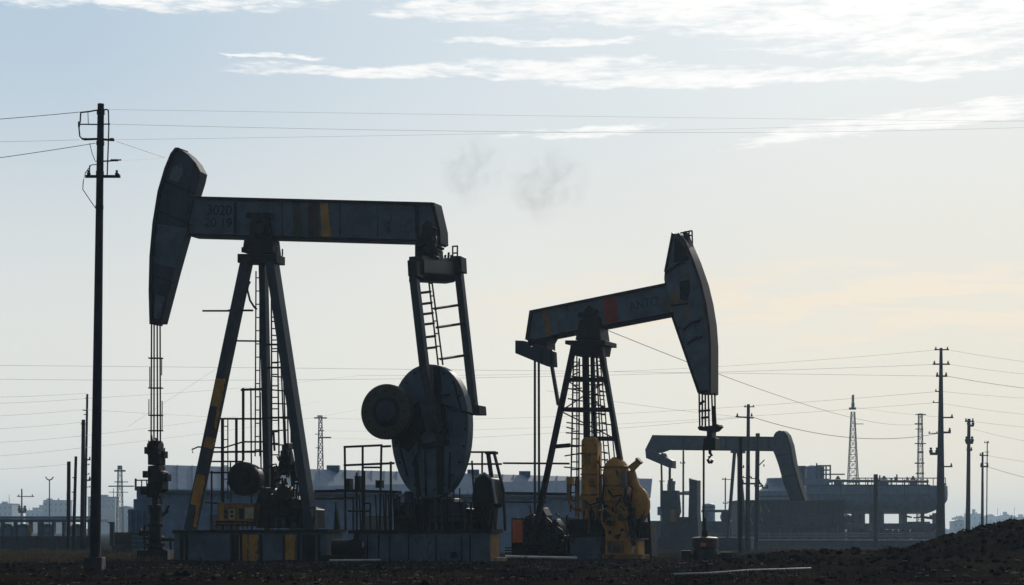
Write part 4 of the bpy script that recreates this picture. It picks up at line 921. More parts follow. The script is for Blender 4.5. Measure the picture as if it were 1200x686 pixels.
def wallpt(f, z, out=.03): q = el_.lerp(er_, f); return Vector((q.x + out * .5, q.y - out, z))
for f in (.08, .22, .36, .5, .78, .9):
    MB().prism([wallpt(f, .5), wallpt(f + .05, .5), wallpt(f + .05, 1.5), wallpt(f, 1.5)], [wallpt(f, .5, -.05), wallpt(f + .05, .5, -.05), wallpt(f + .05, 1.5, -.05), wallpt(f, 1.5, -.05)]).build('window', M['window'], sh)
MB().prism([wallpt(.62, gl), wallpt(.69, gl), wallpt(.69, 1.9), wallpt(.62, 1.9)], [wallpt(.62, gl, -.05), wallpt(.69, gl, -.05), wallpt(.69, 1.9, -.05), wallpt(.62, 1.9, -.05)]).build('door', M['roof'], sh)

def pbox(mb, x0, x1, y0, y1, d, depth):
    """box whose front face covers this picture area at depth d"""
    a, b = at(x0, y1, d), at(x1, y0, d)
    return mb.box(((a.x + b.x) / 2, d + depth / 2, (a.z + b.z) / 2), (b.x - a.x) / 2, depth / 2, (b.z - a.z) / 2)
def gy(d): return HZ + (CAMH + .55) * F / d      # picture row of the low far ground

# stepped pale tank block beside the shed
o = thing('tank_block', at(163, gy(78), 78), 'pale stepped tank block with upright fins beside the blue shed', 'tank')
pbox(MB(), 150, 178, 597, gy(78), 78, 3).build('wall', M['tank'], o)
pbox(MB(), 157, 184, 585, 596.8, 78.5, 3).build('upper_step', M['tank'], o)
pbox(MB(), 160, 184, 570, 584.8, 79, 3).build('upper_step', M['tank'], o)
for x in (151.5, 158, 165, 171.5): pbox(MB(), x, x + 3, 599, 623, 77.8, .2).build('fin', M['blue'], o)
pbox(MB(), 149, 178.5, 624.5, 626.5, 77.7, .3).build('ledge', M['far'], o)
for y in (631, 636, 641): pbox(MB(), 149.5, 178.2, y, y + .8, 77.85, .14).build('ledge', M['far'], o)
MB().tube(at(159, 575, 78.6), at(159, 561, 78.6), .05).build('vent_pipe', M['far'], o)
MB().tube(at(160, 563, 78.6), at(186, 563, 78.6), .03).build('top_rail', M['far'], o)
for x in (166, 172, 180, 186): MB().tube(at(x, 571, 78.6), at(x, 563, 78.6), .03).build('rail_post', M['far'], o)

# dark boundary fence at the left and pipe rack behind it
def wallrow(name, label, cat, x0, x1, ytop, d0, d1, m, thick=.2, posts=0):
    a, b = at(x0, ytop, d0), at(x1, ytop, d1); g0 = gz(a.x, a.y) - .2; h0, h1 = a.z, CAMH + (HZ - ytop) / F * d1
    o = thing(name, Vector((a.x, a.y, g0)), label, cat)
    MB().prism([Vector((a.x, a.y, g0)), Vector((b.x, b.y, g0)), Vector((b.x, b.y, h1)), Vector((a.x, a.y, h0))],
               [Vector((a.x, a.y + thick, g0)), Vector((b.x, b.y + thick, g0)), Vector((b.x, b.y + thick, h1)), Vector((a.x, a.y + thick, h0))]).build('panel', m, o)
    for i in range(posts):
        f = i / max(1, posts - 1); q = a.lerp(b, f); MB().box((q.x, q.y - .06, (q.z + g0) / 2), .07, .05, (q.z - g0) / 2 + .05).build('post', m, o)
    MB().beam(Vector((a.x, a.y + thick / 2, h0 + .04)), Vector((b.x, b.y + thick / 2, h1 + .04)), thick * 1.3, .07, (0, 0, 1)).build('coping', m, o)
    return o
wallrow('boundary_fence', 'dark solid boundary fence behind the pole cluster', 'fence', -80, 112, 630, 100, 92, M['fence'], .2, 10)
wallrow('boundary_fence', 'low dusty brown wall stub between tall pole and tank block', 'fence', 131, 152, 626, 74, 74, M['grass'], .4)
pbx = thing('gate_post', at(130.5, gy(72), 72), 'dark square gate post beside the dusty wall stub', 'post'); pbox(MB(), 128.5, 132.5, 613, 640, 72, .3).build('shaft', M['far'], pbx)
MB().box(at(130.5, 612.5, 72.15), .1, .19, .03).build('cap', M['far'], pbx)
o = thing('pipe_rack', at(20, gy(115), 115), 'long hazy pipe rack on stubby columns above the dark fence', 'pipe rack')
pbox(MB(), -60, 118, 608.5, 612, 114, 2).build('deck', M['far'], o)
for i, x in enumerate((2, 17, 35, 47, 62, 74, 104)):
    c_ = pbox(MB(), x - (3 if i in (3,) else 1.4), x + (2 if i == 3 else 1.4), 612.2, gy(115), 114.3, .5).build('column', M['ochre'] if i == 2 else M['far'], o)
for y, rr in ((607, .07), (606, .05)): MB().tube(at(-60, y, 114.6), at(118, y, 114.6), rr).build('pipe', M['tank'], o)
for x in (8, 27, 55, 90): MB().lathe(at(x, 622, 115), (0, 0, 1), [(-.4, .5), (.2, .5), (.4, .3), (.45, .1)], 12).build('pump_pot', M['tank'], o)

# ---- plant at the right
o = thing('elevated_tank', at(1040, gy(162), 162), 'long ship-like elevated tank with tapered underside standing on columns', 'tank')
dT = 160.0; dep = 7.0
def ring(x0, x1, y, ins):
    return [at(x0, y, dT) + Vector((0, ins, 0)), at(x1, y, dT) + Vector((0, ins, 0)), at(x1, y, dT) + Vector((0, dep - ins, 0)), at(x0, y, dT) + Vector((0, dep - ins, 0))]
mb = MB(); prof = ((569, 0, 1117), (579, 0, 1117.5), (586, .12, 1117), (591, .45, 1114), (595, 1.0, 1109), (599, 1.8, 1102), (602, 2.7, 1094))
hv = []
for y, ins, x1 in prof:
    q0, q1 = at(945, y, dT), at(x1, y, dT); rr2 = 2.4
    rg = [(q0.x, ins), (q1.x - rr2, ins)] + [(q1.x - rr2 + rr2 * math.sin(R(a)), ins + rr2 - ins * .8 - (rr2 - ins * .8) * math.cos(R(a))) for a in (25, 50, 75, 90)]
    rg += [(x_, dep - y_) for x_, y_ in rg[::-1]]
    hv.append([Vector((x_, dT + y_, q0.z)) for x_, y_ in rg])
nr_ = len(hv[0])
mb.add([p_ for rg in hv for p_ in rg], [tuple(range(nr_)), tuple((len(hv) - 1) * nr_ + k for k in range(nr_ - 1, -1, -1))] + [(a * nr_ + k, a * nr_ + (k + 1) % nr_, (a + 1) * nr_ + (k + 1) % nr_, (a + 1) * nr_ + k) for a in range(len(hv) - 1) for k in range(nr_)])
hull = mb.build('hull', M['tank'], o)
MB().beam(at(945, 568.8, dT - .05), at(1090, 568.8, dT - .05), .12, .1).build('rim', M['far'], hull)
MB().beam(at(945, 580, dT - .03), at(1090, 580, dT - .03), .05, .06).build('seam', M['far'], hull)
for x in (985, 1020, 1060, 1088): MB().beam(at(x, 569.5, dT - .02), at(x, 583, dT - .02), .05, .05).build('seam', M['far'], hull)
tr_ = MB().tube(at(970, 563.5, dT + 1), at(1088, 564.5, dT + 1), .13).build('top_pipe', M['far'], o)
for x in (975, 988, 1003, 1017, 1030, 1045, 1060, 1074, 1087): MB().tube(at(x, 569, dT + 1), at(x, 562, dT + 1), .07).build('pipe_stand', M['far'], tr_)
for x, h in ((1049, 5), (1051, 8), (1063, 5), (1031, 7), (1045, 4)): MB().tube(at(x, 564, dT + 1), at(x, 564 - h, dT + 1), .1, .06).build('valve', M['far'], tr_)
hr = MB().tube(at(1000, 560.5, dT + 5), at(1108, 560.5, dT + 5), .05).build('top_rail', M['far'], o)
for i in range(16): MB().tube(at(1000 + i * 7.2, 569, dT + 5), at(1000 + i * 7.2, 560.5, dT + 5), .04).build('rail_post', M['far'], hr)
for x, y0, rr3 in ((1036, 560, .45), (1070, 562, .35), (982, 561, .4)): MB().lathe(at(x, 569, dT + 3), (0, 0, 1), [(0, rr3), (.5, rr3), (.62, rr3 * .6), (.9, rr3 * .2)], 14).build('vent_drum', M['far'], o)
pbox(MB(), 1104, 1109, 566.5, 569, dT + 1, .5).build('hatch', M['far'], o)
for x, w_ in ((957, 5), (972, 4), (985, 5), (1003, 4), (1012, 3.5), (1028, 5), (1034, 4), (1060, 3.5), (1082, 1.5), (1103, 8)):
    pbox(MB(), x - w_ / 2, x + w_ / 2, 601, gy(162), dT + .8 + (x % 3) * .4, .8).build('column', M['far'], o)
tag(pbox(MB(), 1094, 1098, 601.5, 633, dT + .4, .5).build('column', M['ochre'], o), 'rusty ochre column')
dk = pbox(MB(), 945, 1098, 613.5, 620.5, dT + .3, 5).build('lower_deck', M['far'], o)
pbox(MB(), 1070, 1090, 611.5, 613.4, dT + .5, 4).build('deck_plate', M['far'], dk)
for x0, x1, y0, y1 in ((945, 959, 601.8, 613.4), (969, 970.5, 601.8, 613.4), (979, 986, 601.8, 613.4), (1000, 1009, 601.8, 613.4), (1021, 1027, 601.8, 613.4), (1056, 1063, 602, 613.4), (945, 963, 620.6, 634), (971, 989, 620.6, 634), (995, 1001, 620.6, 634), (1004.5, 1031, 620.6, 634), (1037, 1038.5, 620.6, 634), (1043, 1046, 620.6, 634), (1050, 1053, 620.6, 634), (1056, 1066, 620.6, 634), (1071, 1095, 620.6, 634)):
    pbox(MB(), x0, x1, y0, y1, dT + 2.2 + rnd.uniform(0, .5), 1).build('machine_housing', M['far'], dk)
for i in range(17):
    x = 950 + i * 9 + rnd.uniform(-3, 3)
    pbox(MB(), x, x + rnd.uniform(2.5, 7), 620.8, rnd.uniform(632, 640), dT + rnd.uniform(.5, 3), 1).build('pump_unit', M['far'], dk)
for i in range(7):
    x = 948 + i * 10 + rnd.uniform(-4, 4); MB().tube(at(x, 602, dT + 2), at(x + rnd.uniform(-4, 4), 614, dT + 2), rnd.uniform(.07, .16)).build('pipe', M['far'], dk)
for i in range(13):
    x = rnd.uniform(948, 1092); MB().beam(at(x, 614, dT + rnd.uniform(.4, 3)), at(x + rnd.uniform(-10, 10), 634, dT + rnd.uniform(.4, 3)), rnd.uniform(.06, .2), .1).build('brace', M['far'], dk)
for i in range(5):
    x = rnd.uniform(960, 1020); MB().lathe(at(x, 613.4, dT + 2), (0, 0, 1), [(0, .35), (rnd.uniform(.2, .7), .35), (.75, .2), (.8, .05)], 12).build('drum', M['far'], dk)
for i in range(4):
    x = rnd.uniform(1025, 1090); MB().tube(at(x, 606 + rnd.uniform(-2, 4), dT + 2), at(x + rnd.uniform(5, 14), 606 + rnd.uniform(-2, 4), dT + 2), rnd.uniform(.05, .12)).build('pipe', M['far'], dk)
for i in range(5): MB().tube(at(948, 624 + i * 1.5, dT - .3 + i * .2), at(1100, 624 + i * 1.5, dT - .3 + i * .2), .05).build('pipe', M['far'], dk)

o = thing('storage_tank', at(914, gy(175), 175), 'round hazy storage tank with a smooth domed top behind the far pumpjack head', 'tank')
def cyl(px0, px1, ytop, d, dome=0.0, m='tank', name='shell', parent=None, flare=0):
    c_ = at((px0 + px1) / 2, gy(d), d); r_ = (px1 - px0) / 2 * d / F; H = CAMH + (HZ - ytop) / F * d - c_.z
    pr = [(0, r_), (H - dome * r_, r_)]
    if dome: pr += [(H - dome * r_ + dome * r_ * math.sin(t), r_ * math.cos(t)) for t in (R(20), R(40), R(60), R(78), R(89))]
    return MB().lathe(c_, (0, 0, 1), pr, 36).build(name, M[m], parent)
cyl(886, 948, 576, 175, 0, 'tank', 'shell', o)
MB().lathe(at(918, 575.8, 175), (0, 0, 1), [(0, 2.6), (.35, 2.05), (.9, 1.75), (1.3, 1.7), (1.36, 1.5)], 36).build('dome', M['tank'], o)
for y in (583, 592): MB().lathe(at(917, y, 175), (0, 0, 1), [(0, 2.74), (.07, 2.76), (.14, 2.74)], 36).build('hoop', M['far'], o)
o = thing('chimney', at(939, gy(165), 165), 'short dark chimney rising just behind the far pumpjack head', 'chimney')
MB().lathe(at(939, gy(165), 165), (0, 0, 1), [(0, .5), (7.3, .42), (7.32, .48), (7.6, .48)], 16).build('stack', M['far'], o)
o = thing('process_block', at(958, gy(172), 172), 'bulky pale process block topped by a railed frame beside the chimney', 'plant building')
pbox(MB(), 943, 972, 561, gy(172), 172, 5).build('wall', M['tank'], o)
pbox(MB(), 945, 966, 547, 560.8, 172.5, 4).build('upper_step', M['tank'], o)
MB().lathe(at(954, 548, 174), (0, 0, 1), [(0, .9), (.1, .8), (.25, .3)], 20).build('roof_cap', M['tank'], o)
fr_ = MB().tube(at(956, 546, 172.4), at(973, 546, 172.4), .08).build('roof_frame', M['far'], o)
for x, y0, y1 in ((957, 561, 543), (962, 561, 546), (968, 561, 546), (973, 566, 545)): MB().tube(at(x, y0, 172.4), at(x, y1, 172.4), .08).build('post', M['far'], fr_)
for y, x1 in ((551, 973), (556, 990), (564, 990)): MB().tube(at(960, y, 172.4), at(x1, y, 172.4), .07).build('rail', M['far'], fr_)

o = thing('dark_shed', at(905, gy(140), 140), 'long dark shed wall at the foot of the far pumpjack head', 'shed')
pbox(MB(), 868, 990, 588, gy(140), 140, 6).build('wall', M['plant'], o)
pbox(MB(), 866, 992, 586.2, 587.8, 139.6, 7).build('roof', M['plant'], o)
for i in range(15): pbox(MB(), 871 + i * 8, 872 + i * 8, 588.5, 634, 139.9, .1).build('wall_rib', M['dark'] if i % 3 else M['plant'], o)
for x0, x1 in (((880, 884), (882, 614)), ((884, 880), (884, 614)), ((890, 892), (892, 612))):
    pass
for x0, y0, x1, y1 in ((873, 590, 882, 615), (882, 590, 874, 618), (891, 590, 893, 612), (896, 590, 902, 600)): MB().beam(at(x0, y0, 139.8), at(x1, y1, 139.8), .1, .06).build('brace', M['ochre'], o)
for i in range(18):
    x = rnd.uniform(869, 985); h = rnd.uniform(3, 22); MB().tube(at(x, gy(138), 138), at(x + rnd.uniform(-2, 2), 632 - h, 138), rnd.uniform(.05, .14)).build('standpipe', M[rnd.choice(('far', 'dark'))], o)
for y in (603, 617, 624): MB().tube(at(868, y, 139.5), at(990, y + .6, 139.5), .07).build('pipe', M['plant'], o)
for x0 in (930, 955): pbox(MB(), x0, x0 + 12, 601, 612, 139.88, .1).build('window', M['window'], o)

o = thing('concrete_wall', at(960, gy(128), 128), 'long low bluish boundary wall with thin posts below the plant', 'wall')
pbox(MB(), 765, 1135, 634, gy(128) + 4, 128, .3).build('panel', M['far'], o)
pbox(MB(), 765, 1135, 632.4, 633.8, 127.95, .4).build('coping', M['tank'], o)
for i in range(28): pbox(MB(), 768 + i * 13.3, 768.8 + i * 13.3, 625, 632.3, 128.1, .1).build('post', M['far'], o)
for y in (626, 629): MB().tube(at(766, y, 128.2), at(1134, y, 128.2), .03).build('rail', M['far'], o)

# small plant pieces between the lettered pumpjack and the dark post
GS = 'small plant units beyond the lettered pumpjack'
o = thing('process_tower', at(787, gy(150), 150), 'dark process column with knobbly top behind the far crank', 'tower', GS)
pbox(MB(), 783, 791, 567, gy(150), 150, 1).build('shell', M['far'], o); pbox(MB(), 780, 795, 585, 588, 149.8, 1.4).build('platform', M['far'], o)
for x, y in ((784, 563), (787, 561), (790, 564)): MB().tube(at(x, 568, 150.4), at(x, y, 150.4), .12).build('nozzle', M['far'], o)
o = thing('process_tower', at(812, gy(155), 155), 'dark process column with slanted hopper top beside the thin pole', 'tower', GS)
pbox(MB(), 809, 818, 575, gy(155), 155, 1).build('shell', M['far'], o)
MB().prism([at(809, 575, 155), at(817, 575, 155), at(816.5, 562, 155), at(808.5, 560.5, 155)], [at(809, 575, 155) + Vector((0, 1, 0)), at(817, 575, 155) + Vector((0, 1, 0)), at(816.5, 562, 155) + Vector((0, 1, 0)), at(808.5, 560.5, 155) + Vector((0, 1, 0))]).build('hopper', M['far'], o)
MB().tube(at(790, 578, 152), at(810, 578, 155), .18).build('transfer_pipe', M['far'], o)
o = thing('storage_tank', at(830, gy(180), 180), 'small pale tank with rounded roof between slanted tower and dark post', 'tank', GS)
cyl(823, 838, 590, 180, .35, 'tank', 'shell', o); MB().lathe(at(830.5, 596, 180), (0, 0, 1), [(0, .69), (.1, .7), (.2, .69)], 24).build('hoop', M['far'], o)
o = thing('pipe_bridge', at(850, gy(150), 150), 'dark pipe bridge joining the small tank to the dark shed', 'pipe bridge', GS)
pbox(MB(), 824, 870, 597.5, 600.5, 150, 1.5).build('deck', M['far'], o)
for x in (827, 846, 862): pbox(MB(), x, x + 1.6, 600.6, gy(150), 150.3, .5).build('column', M['far'], o)
for x, rr in ((851, 7), (860, 5)):
    MB().lathe(at(x, 606, 151), (0, 1, 0), [(0, rr * .075), (.1, rr * .075), (.11, rr * .062)], 24).build('pipe_loop', M['far'], o)
pbox(MB(), 822, 866, 611, gy(150), 151.6, 1).build('pump_house', M['far'], o)
o = thing('pump_shack', at(775, gy(140), 140), 'small dark shack beside the yellow machinery with lit gap above', 'shack', GS)
pbox(MB(), 752, 800, 612, gy(140), 141, 3).build('wall', M['far'], o); pbox(MB(), 750, 802, 610.5, 611.8, 140.7, 3.6).build('roof', M['far'], o)
pbox(MB(), 771, 778, 594, 604, 141.5, .6).build('meter_box', M['tank'], o); MB().tube(at(774.5, 611, 141.8), at(774.5, 563, 141.8), .06).build('mast', M['far'], o)
MB().beam(at(772, 564, 141.8), at(779, 564, 141.8), .06, .06).build('mast_arm', M['far'], o)
pbox(MB(), 764, 777, 630.5, 645, 128.0 - .2, .15).build('door', M['tank'], o)

# hazy houses and blocks on the skyline
GH = 'hazy houses on the skyline'
def house(label, x0, x1, y0, d, roof=0.0, extra=()):
    d *= 2.2
    o = thing('house', at((x0 + x1) / 2, gy(d), d), label, 'house', GH); dep = max(6, (x1 - x0) * d / F * .6)
    pbox(MB(), x0, x1, y0, gy(d), d, dep).build('wall', M['city'], o)
    a, b = at(x0 - .6, y0, d - .5), at(x1 + .6, y0, d - .5)
    if roof:
        h = roof * d / F; m_ = (a + b) / 2
        MB().prism([a, b, Vector((m_.x, m_.y, a.z + h))], [q + Vector((0, dep + 1, 0)) for q in (a, b, Vector((m_.x, m_.y, a.z + h)))]).build('roof', M['far'], o)
    else:
        pbox(MB(), x0 - .5, x1 + .5, y0 - .8, y0 - .02, d - .4, dep + .8).build('roof', M['far'], o)
    nwin = max(2, int((x1 - x0) / 5))
    for i in range(nwin):
        for yy in ((y0 + 3,) if gy(d) - y0 < 22 else (y0 + 3, y0 + 10)):
            xx = x0 + (i + .35) * (x1 - x0) / nwin
            pbox(MB(), xx, xx + 1.6, yy, yy + 2.6, d - .08, .1).build('window', M['window'], o)
    for k_ in range(2 + int((x1 - x0) / 14)):
        xx = x0 + (x1 - x0) * ((k_ * .37 + .2) % 1); hh = 2 + (k_ * 2.3) % 5
        if k_ % 2: pbox(MB(), xx, xx + 1.4, y0 - hh * .6, y0 - .81, d + 1.5, 1).build('chimney', M['city'], o)
        else: MB().tube(at(xx, y0, d + 1), at(xx, y0 - hh * 1.6, d + 1), .16).build('antenna', M['far'], o)
    for (xa, xb, ya, yb) in extra: pbox(MB(), xa, xb, ya, yb, d + 1, 2).build('roof_shed', M['city'], o)
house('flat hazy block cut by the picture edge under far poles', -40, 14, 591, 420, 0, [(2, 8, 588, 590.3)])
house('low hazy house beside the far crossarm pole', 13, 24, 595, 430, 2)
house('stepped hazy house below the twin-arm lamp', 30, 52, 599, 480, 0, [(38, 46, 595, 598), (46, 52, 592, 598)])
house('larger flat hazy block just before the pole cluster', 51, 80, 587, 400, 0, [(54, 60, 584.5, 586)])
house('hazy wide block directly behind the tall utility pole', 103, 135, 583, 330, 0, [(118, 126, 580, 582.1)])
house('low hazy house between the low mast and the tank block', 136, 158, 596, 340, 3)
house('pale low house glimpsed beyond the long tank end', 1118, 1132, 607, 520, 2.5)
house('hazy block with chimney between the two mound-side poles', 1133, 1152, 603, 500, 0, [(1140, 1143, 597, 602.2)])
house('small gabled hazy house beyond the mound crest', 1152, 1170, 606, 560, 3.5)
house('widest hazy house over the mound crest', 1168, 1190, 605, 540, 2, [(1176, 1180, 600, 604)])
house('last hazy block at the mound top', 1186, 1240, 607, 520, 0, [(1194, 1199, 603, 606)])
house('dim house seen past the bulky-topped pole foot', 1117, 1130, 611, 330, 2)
# far treeline as one mass
tl = MB()
for i in range(420):
    d_ = rnd.uniform(900, 1300); px = rnd.uniform(-80, 1290); x = (px - 600) / F * d_
    r_ = rnd.uniform(1.2, 2.8); lump(tl, (x, d_, -.5 + r_ * rnd.uniform(.3, 1.0)), r_, .8, .35)
tag(tl.build('treeline', M['leaf'], smooth=False), 'far hazy line of scrub and trees along the horizon', kind='stuff')

# shrubs in front of fence
for i, (px, d_, h) in enumerate(((6, 60, .3), (45, 62, .34), (118, 60, .28))):
    lab = ('scrubby dry bush before the dark fence at the outer end', 'scrubby dry bush before the dark fence under the pole cluster', 'scrubby dry bush just beyond the tall pole foot')[i]
    x = (px - 600) / F * d_; z = gz(x, d_)
    o = thing('dry_bush', Vector((x, d_, z)), lab, 'bush', 'dry bushes before the fence')
    mb = MB()
    for q in range(420):
        a = rnd.uniform(0, 6.28); e = rnd.uniform(.1, 1.5); l_ = h * rnd.uniform(.4, 1.15)
        dv = Vector((math.cos(a) * math.cos(e) * 2.0, math.sin(a) * math.cos(e) * 1.4, math.sin(e)))
        p0 = Vector((x, d_, z)) + Vector((rnd.gauss(0, h * .7), rnd.gauss(0, h * .4), 0)); p1 = p0 + dv * l_ * .6
        mb.beam(p0, p1, .018, .012, (0, 1, 0), .004)
    mb.build('twigs', M['grass'], o); o.children[-1].name = 'foliage'

# ================================================================== small things on the dirt
def gpt(px, d): x = (px - 600) / F * d; return Vector((x, d, gz(x, d)))
a, b = gpt(592, 43.6), gpt(676, 43.6)
o = MB(); o.tube(a + Vector((0, 0, .1)), b + Vector((0, 0, .1)), .045, n=12)
o = o.build('steel_pipe', M['pipe'], org=a); tag(o, 'bright steel pipe lying on the dirt before the orange panel', 'pipe')
a, b = gpt(386, 42.2), gpt(446, 42.4)
o = MB().tube(a + Vector((0, 0, .05)), b + Vector((0, 0, .05)), .03, n=10).build('steel_pipe', M['pipe'], org=a); tag(o, 'short dull steel pipe lying before the rail cage base', 'pipe')
mb = MB(); pts = [gpt(px, d_) + Vector((0, 0, .05)) for px, d_ in ((790, 29.5), (830, 29.3), (880, 29.9), (915, 30.3), (950, 30.8))]
mb.path(pts, .022, 10); tag(mb.build('sky_streak', M['pipe'], org=pts[0]), 'long bent pale sky-glint streak lying near the mound foot', 'pipe')  # pale tube added for a streak of sky reflected on wet ground
# generator by the base
c = J and gpt(404, 44.0)
o = thing('pump_set', c, 'small dark pump set with round casing between the two bases', 'pump')
MB().box(c + Vector((-.1, 0, .1)), .55, .25, .08).build('skid', M['dark'], o)
MB().lathe(c + Vector((-.35, 0, .38)), (1, 0, 0), [(0, .05), (.02, .2), (.5, .2), (.52, .14), (.7, .14)], 18).build('motor', M['rail'], o)
MB().lathe(c + Vector((.28, -.2, .36)), (0, 1, 0), [(0, .12), (.04, .24), (.3, .24), (.34, .12)], 20).build('casing', M['dark'], o)
MB().tube(c + Vector((.3, 0, .5)), c + Vector((.3, 0, .78)), .06).build('outlet', M['dark'], o)
MB().lathe(c + Vector((.46, -.1, .42)), (1, 0, 0), [(0, .05), (.01, .1), (.04, .1), (.05, .03)], 14).build('flange', M['pipe'], o)
# weeds standing up
for px, d_, h, lab in ((500, 31.0, .95, 'tall thin bare weed stalk standing before the disc base'), (512, 31.5, .3, 'short bent weed stalk beside the tall bare one'), (605, 33.0, .28, 'pale bent straw stalk before the crank housing')):
    b = gpt(px, d_); mb = MB(); pts = [b + Vector((nz(i, px, .8, 3) * .06 + i * .008, 0, h * i / 7)) for i in range(8)]
    mb.path(pts, .006, 5)
    for q in range(5):
        s_ = pts[2 + q]; e_ = s_ + Vector((rnd.uniform(-.12, .12), rnd.uniform(-.05, .05), rnd.uniform(.03, .12)))
        mb.path([s_, s_.lerp(e_, .5) + Vector((0, 0, .015)), e_], .004, 4)
    tag(mb.build('weed', M['grass'] if px == 605 else M['weed'], org=b), lab, 'weed')
a = gpt(578, 42.9); tag(MB().box(a + Vector((.1, 0, .06)), .24, .1, .05, .1).build('plank', M['panel'], org=a, bevel=.008), 'short pale plank at the ochre end of the base', 'plank')

# ================================================================== air, smoke, sky, light
def vol_mat(name, dens, col, aniso, noise_=None):
    m = bpy.data.materials.new(name); m.use_nodes = True; t = m.node_tree; t.nodes.remove(t.nodes['Principled BSDF'])
    v = t.nodes.new('ShaderNodeVolumePrincipled'); v.inputs['Color'].default_value = (*col, 1); v.inputs['Density'].default_value = dens; v.inputs['Anisotropy'].default_value = aniso
    t.links.new(v.outputs[0], t.nodes['Material Output'].inputs['Volume'])
    if noise_:
        tc = t.nodes.new('ShaderNodeTexCoord').outputs['Object']
        ln = t.nodes.new('ShaderNodeVectorMath'); ln.operation = 'LENGTH'; t.links.new(tc, ln.inputs[0])
        fall = N(t, ln.outputs['Value']).ramp(.25, 1.0, 1.0, 0.0)
        dd = (noisen(t, tc, noise_, 6, .62, None, 1.2) - .47).max(0) * 5.0 * fall * dens
        t.links.new(dd.s, v.inputs['Density'])
    return m
HAZE_D = .0005
top_z = 20.5
hz = MB().box((0, 640, (top_z - 1.8) / 2), 800, 740, (top_z + 1.8) / 2).build('haze', vol_mat('haze_air', HAZE_D, (.56, .77, 1.0), .4), smooth=False)
tag(hz, 'thin bluish haze lying over the whole oil field', kind='stuff')
for px, py, rx, rz, lab in ((552, 198, 6.0, 6.6, 'faint grey smoke puff above the beam tail'), (640, 215, 7.5, 7.0, 'faint grey smoke puff in mid sky above the lettered beam')):
    c = at(px, py, 240)
    mb = MB(); mb.add([v for v in ICO], ICOF)
    o = mb.build('smoke', vol_mat('smoke_air', .08, (.45, .46, .48), .0, 2.0), smooth=False); o.location = c; o.scale = (rx, rx, rz)
    tag(o, lab, 'smoke', 'smoke puffs in the sky', 'stuff')

SUN_EL, SUN_AZ = 25.0, 16.0
BACK = .46
W = bpy.data.worlds.new('World'); S.world = W; W.use_nodes = True
t = W.node_tree; bg = t.nodes['Background']
tc = t.nodes.new('ShaderNodeTexCoord').outputs['Generated']
sep = t.nodes.new('ShaderNodeSeparateXYZ'); t.links.new(tc, sep.inputs[0])
X, Y, Z = (N(t, sep.outputs[i]) for i in range(3))
sky = t.nodes.new('ShaderNodeTexSky'); sky.sky_type = 'NISHITA'; sky.sun_disc = False
sky.sun_elevation = R(SUN_EL); sky.sun_rotation = R(SUN_AZ); sky.air_density = 1.0; sky.dust_density = 1.5; sky.ozone_density = 1.0
az = X._op('ARCTAN2', Y); el = Z / (X.sq() + Y.sq()).pow(.5).max(.02)
def dirvec():                                    # azimuth / elevation as a texture space
    cx = t.nodes.new('ShaderNodeCombineXYZ'); t.links.new(az.s, cx.inputs[0]); t.links.new(el.s, cx.inputs[1]); return cx.outputs[0]
DV = dirvec()
warp = noisen(t, DV, 9, 4, .6, (1, 3.5, 1)) - .5
warp2 = noisen(t, DV, 40, 5, .65, (1, 4, 1)) - .5
streak = noisen(t, DV, 14, 8, .62, (1, 6.5, 1), .4)
fine = noisen(t, DV, 60, 6, .65, (1, 5, 1), .3)
azw = az + warp2 * .02; elw = el + warp * .022 + warp2 * .006
def blob(px, py, hx, hy, tilt=0.0, soft=1.0):
    a0, e0 = math.atan((px - 600) / F), (HZ - py) / F
    dx = (azw - a0) / (hx / F); dy = (elw - e0 - (az - a0) * tilt) / (hy / F)
    return (dx.sq() + dy.sq()).ramp(0.15, 1.0 + soft * .6, 1, 0)
cl_ = blob(110, 2, 330, 30, .03) * .95
for a in ((900, 10, 430, 40, -.05), (1090, 42, 300, 44, -.06), (560, 12, 120, 10), (480, 90, 190, 8, -.03), (320, 72, 70, 3.5), (760, 88, 230, 17, -.03), (1030, 97, 300, 11, .0), (1060, 155, 210, 12, .10), (680, 156, 90, 9, .06), (640, 50, 130, 7)):
    cl_ = cl_.max(blob(*a))
mask = (cl_ * .85 + (streak - .5) * 2.3 + (fine - .5) * 2.0 - .04).ramp(.18, 1.15)
gen = ((streak - .44) * 3.5).max(0).min(1) * el.ramp(.33, .45)          # cirrus overhead, beyond the frame too
cloud = (mask * cl_.ramp(.02, .25)).max(gen * .8)
wb_ = (blob(1020, 365, 430, 46, .0, 1.5) * (streak.ramp(.43, .57) * .85 + .15))
SK = 0.10
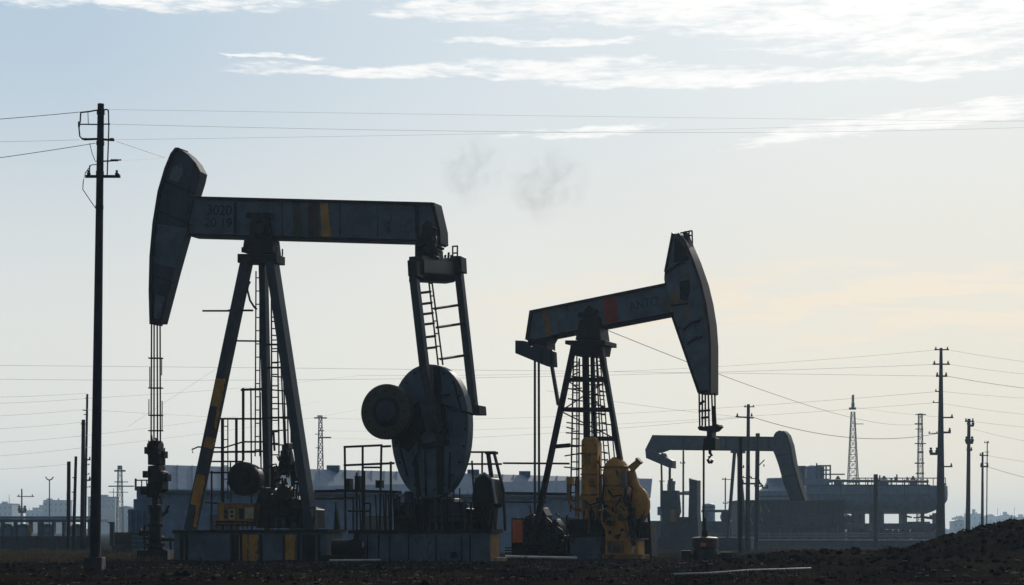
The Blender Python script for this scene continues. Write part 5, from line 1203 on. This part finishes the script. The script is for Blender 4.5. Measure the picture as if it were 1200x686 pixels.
def scale(sock, k):
    m = t.nodes.new('ShaderNodeVectorMath'); m.operation = 'SCALE'; t.links.new(sock, m.inputs[0])
    if isinstance(k, N): t.links.new(k.s, m.inputs['Scale'])
    else: m.inputs['Scale'].default_value = k
    return m.outputs[0]
sd_ = Vector((math.sin(R(SUN_AZ)) * math.cos(R(SUN_EL)), math.cos(R(SUN_AZ)) * math.cos(R(SUN_EL)), math.sin(R(SUN_EL))))
cosS = X * sd_.x + Y * sd_.y + Z * sd_.z
front_ = cosS.ramp(.40, .70)                      # bright high veil on the sun's side of the sky only
azr = az.ramp(-.30, .22)
top_ = mixc(t, azr, (5.0, 6.3, 7.5), (6.9, 7.6, 8.0))
low_ = mixc(t, azr, (7.9, 8.1, 7.8), (8.1, 7.85, 6.95))
veil = mixc(t, el.ramp(.10, .30), low_, top_)
veil = mixc(t, (az.abs() * -4.0 + 1.0).max(0) * .55, veil, mixc(t, el.ramp(.10, .30), (8.8, 8.75, 8.05), (7.5, 8.3, 8.8)))
veil = mixc(t, wb_ * .8, veil, (9.15, 8.15, 6.7))
glow = cosS.ramp(.945, .998)
col_ = mixc(t, front_ * .93, scale(sky.outputs[0], BACK), veil)
col_ = mixc(t, cloud * front_.ramp(0, 1, .12, 1), col_, (9.9, 9.9, 9.75))
col_ = mixc(t, glow * .15, col_, (14, 13.6, 12.8))
t.links.new(col_, bg.inputs['Color']); bg.inputs['Strength'].default_value = SK

sl = bpy.data.lights.new('sun', 'SUN'); sl.energy = 2.0; sl.angle = R(.5); sl.color = (1, .93, .82)
so = bpy.data.objects.new('sun', sl); COL.objects.link(so); so.rotation_euler = (-sd_).to_track_quat('-Z', 'Y').to_euler(); so.location = (0, 0, 60)

S.render.engine = 'CYCLES'
S.view_settings.view_transform = 'Standard'; S.view_settings.look = 'None'; S.view_settings.exposure = 0.0; S.view_settings.gamma = 1.0
S.cycles.use_denoising = True
S.cycles.max_bounces = 6; S.cycles.volume_bounces = 0; S.cycles.transparent_max_bounces = 8
S.cycles.volume_step_rate = 1.0
S.cycles.sample_clamp_indirect = 4
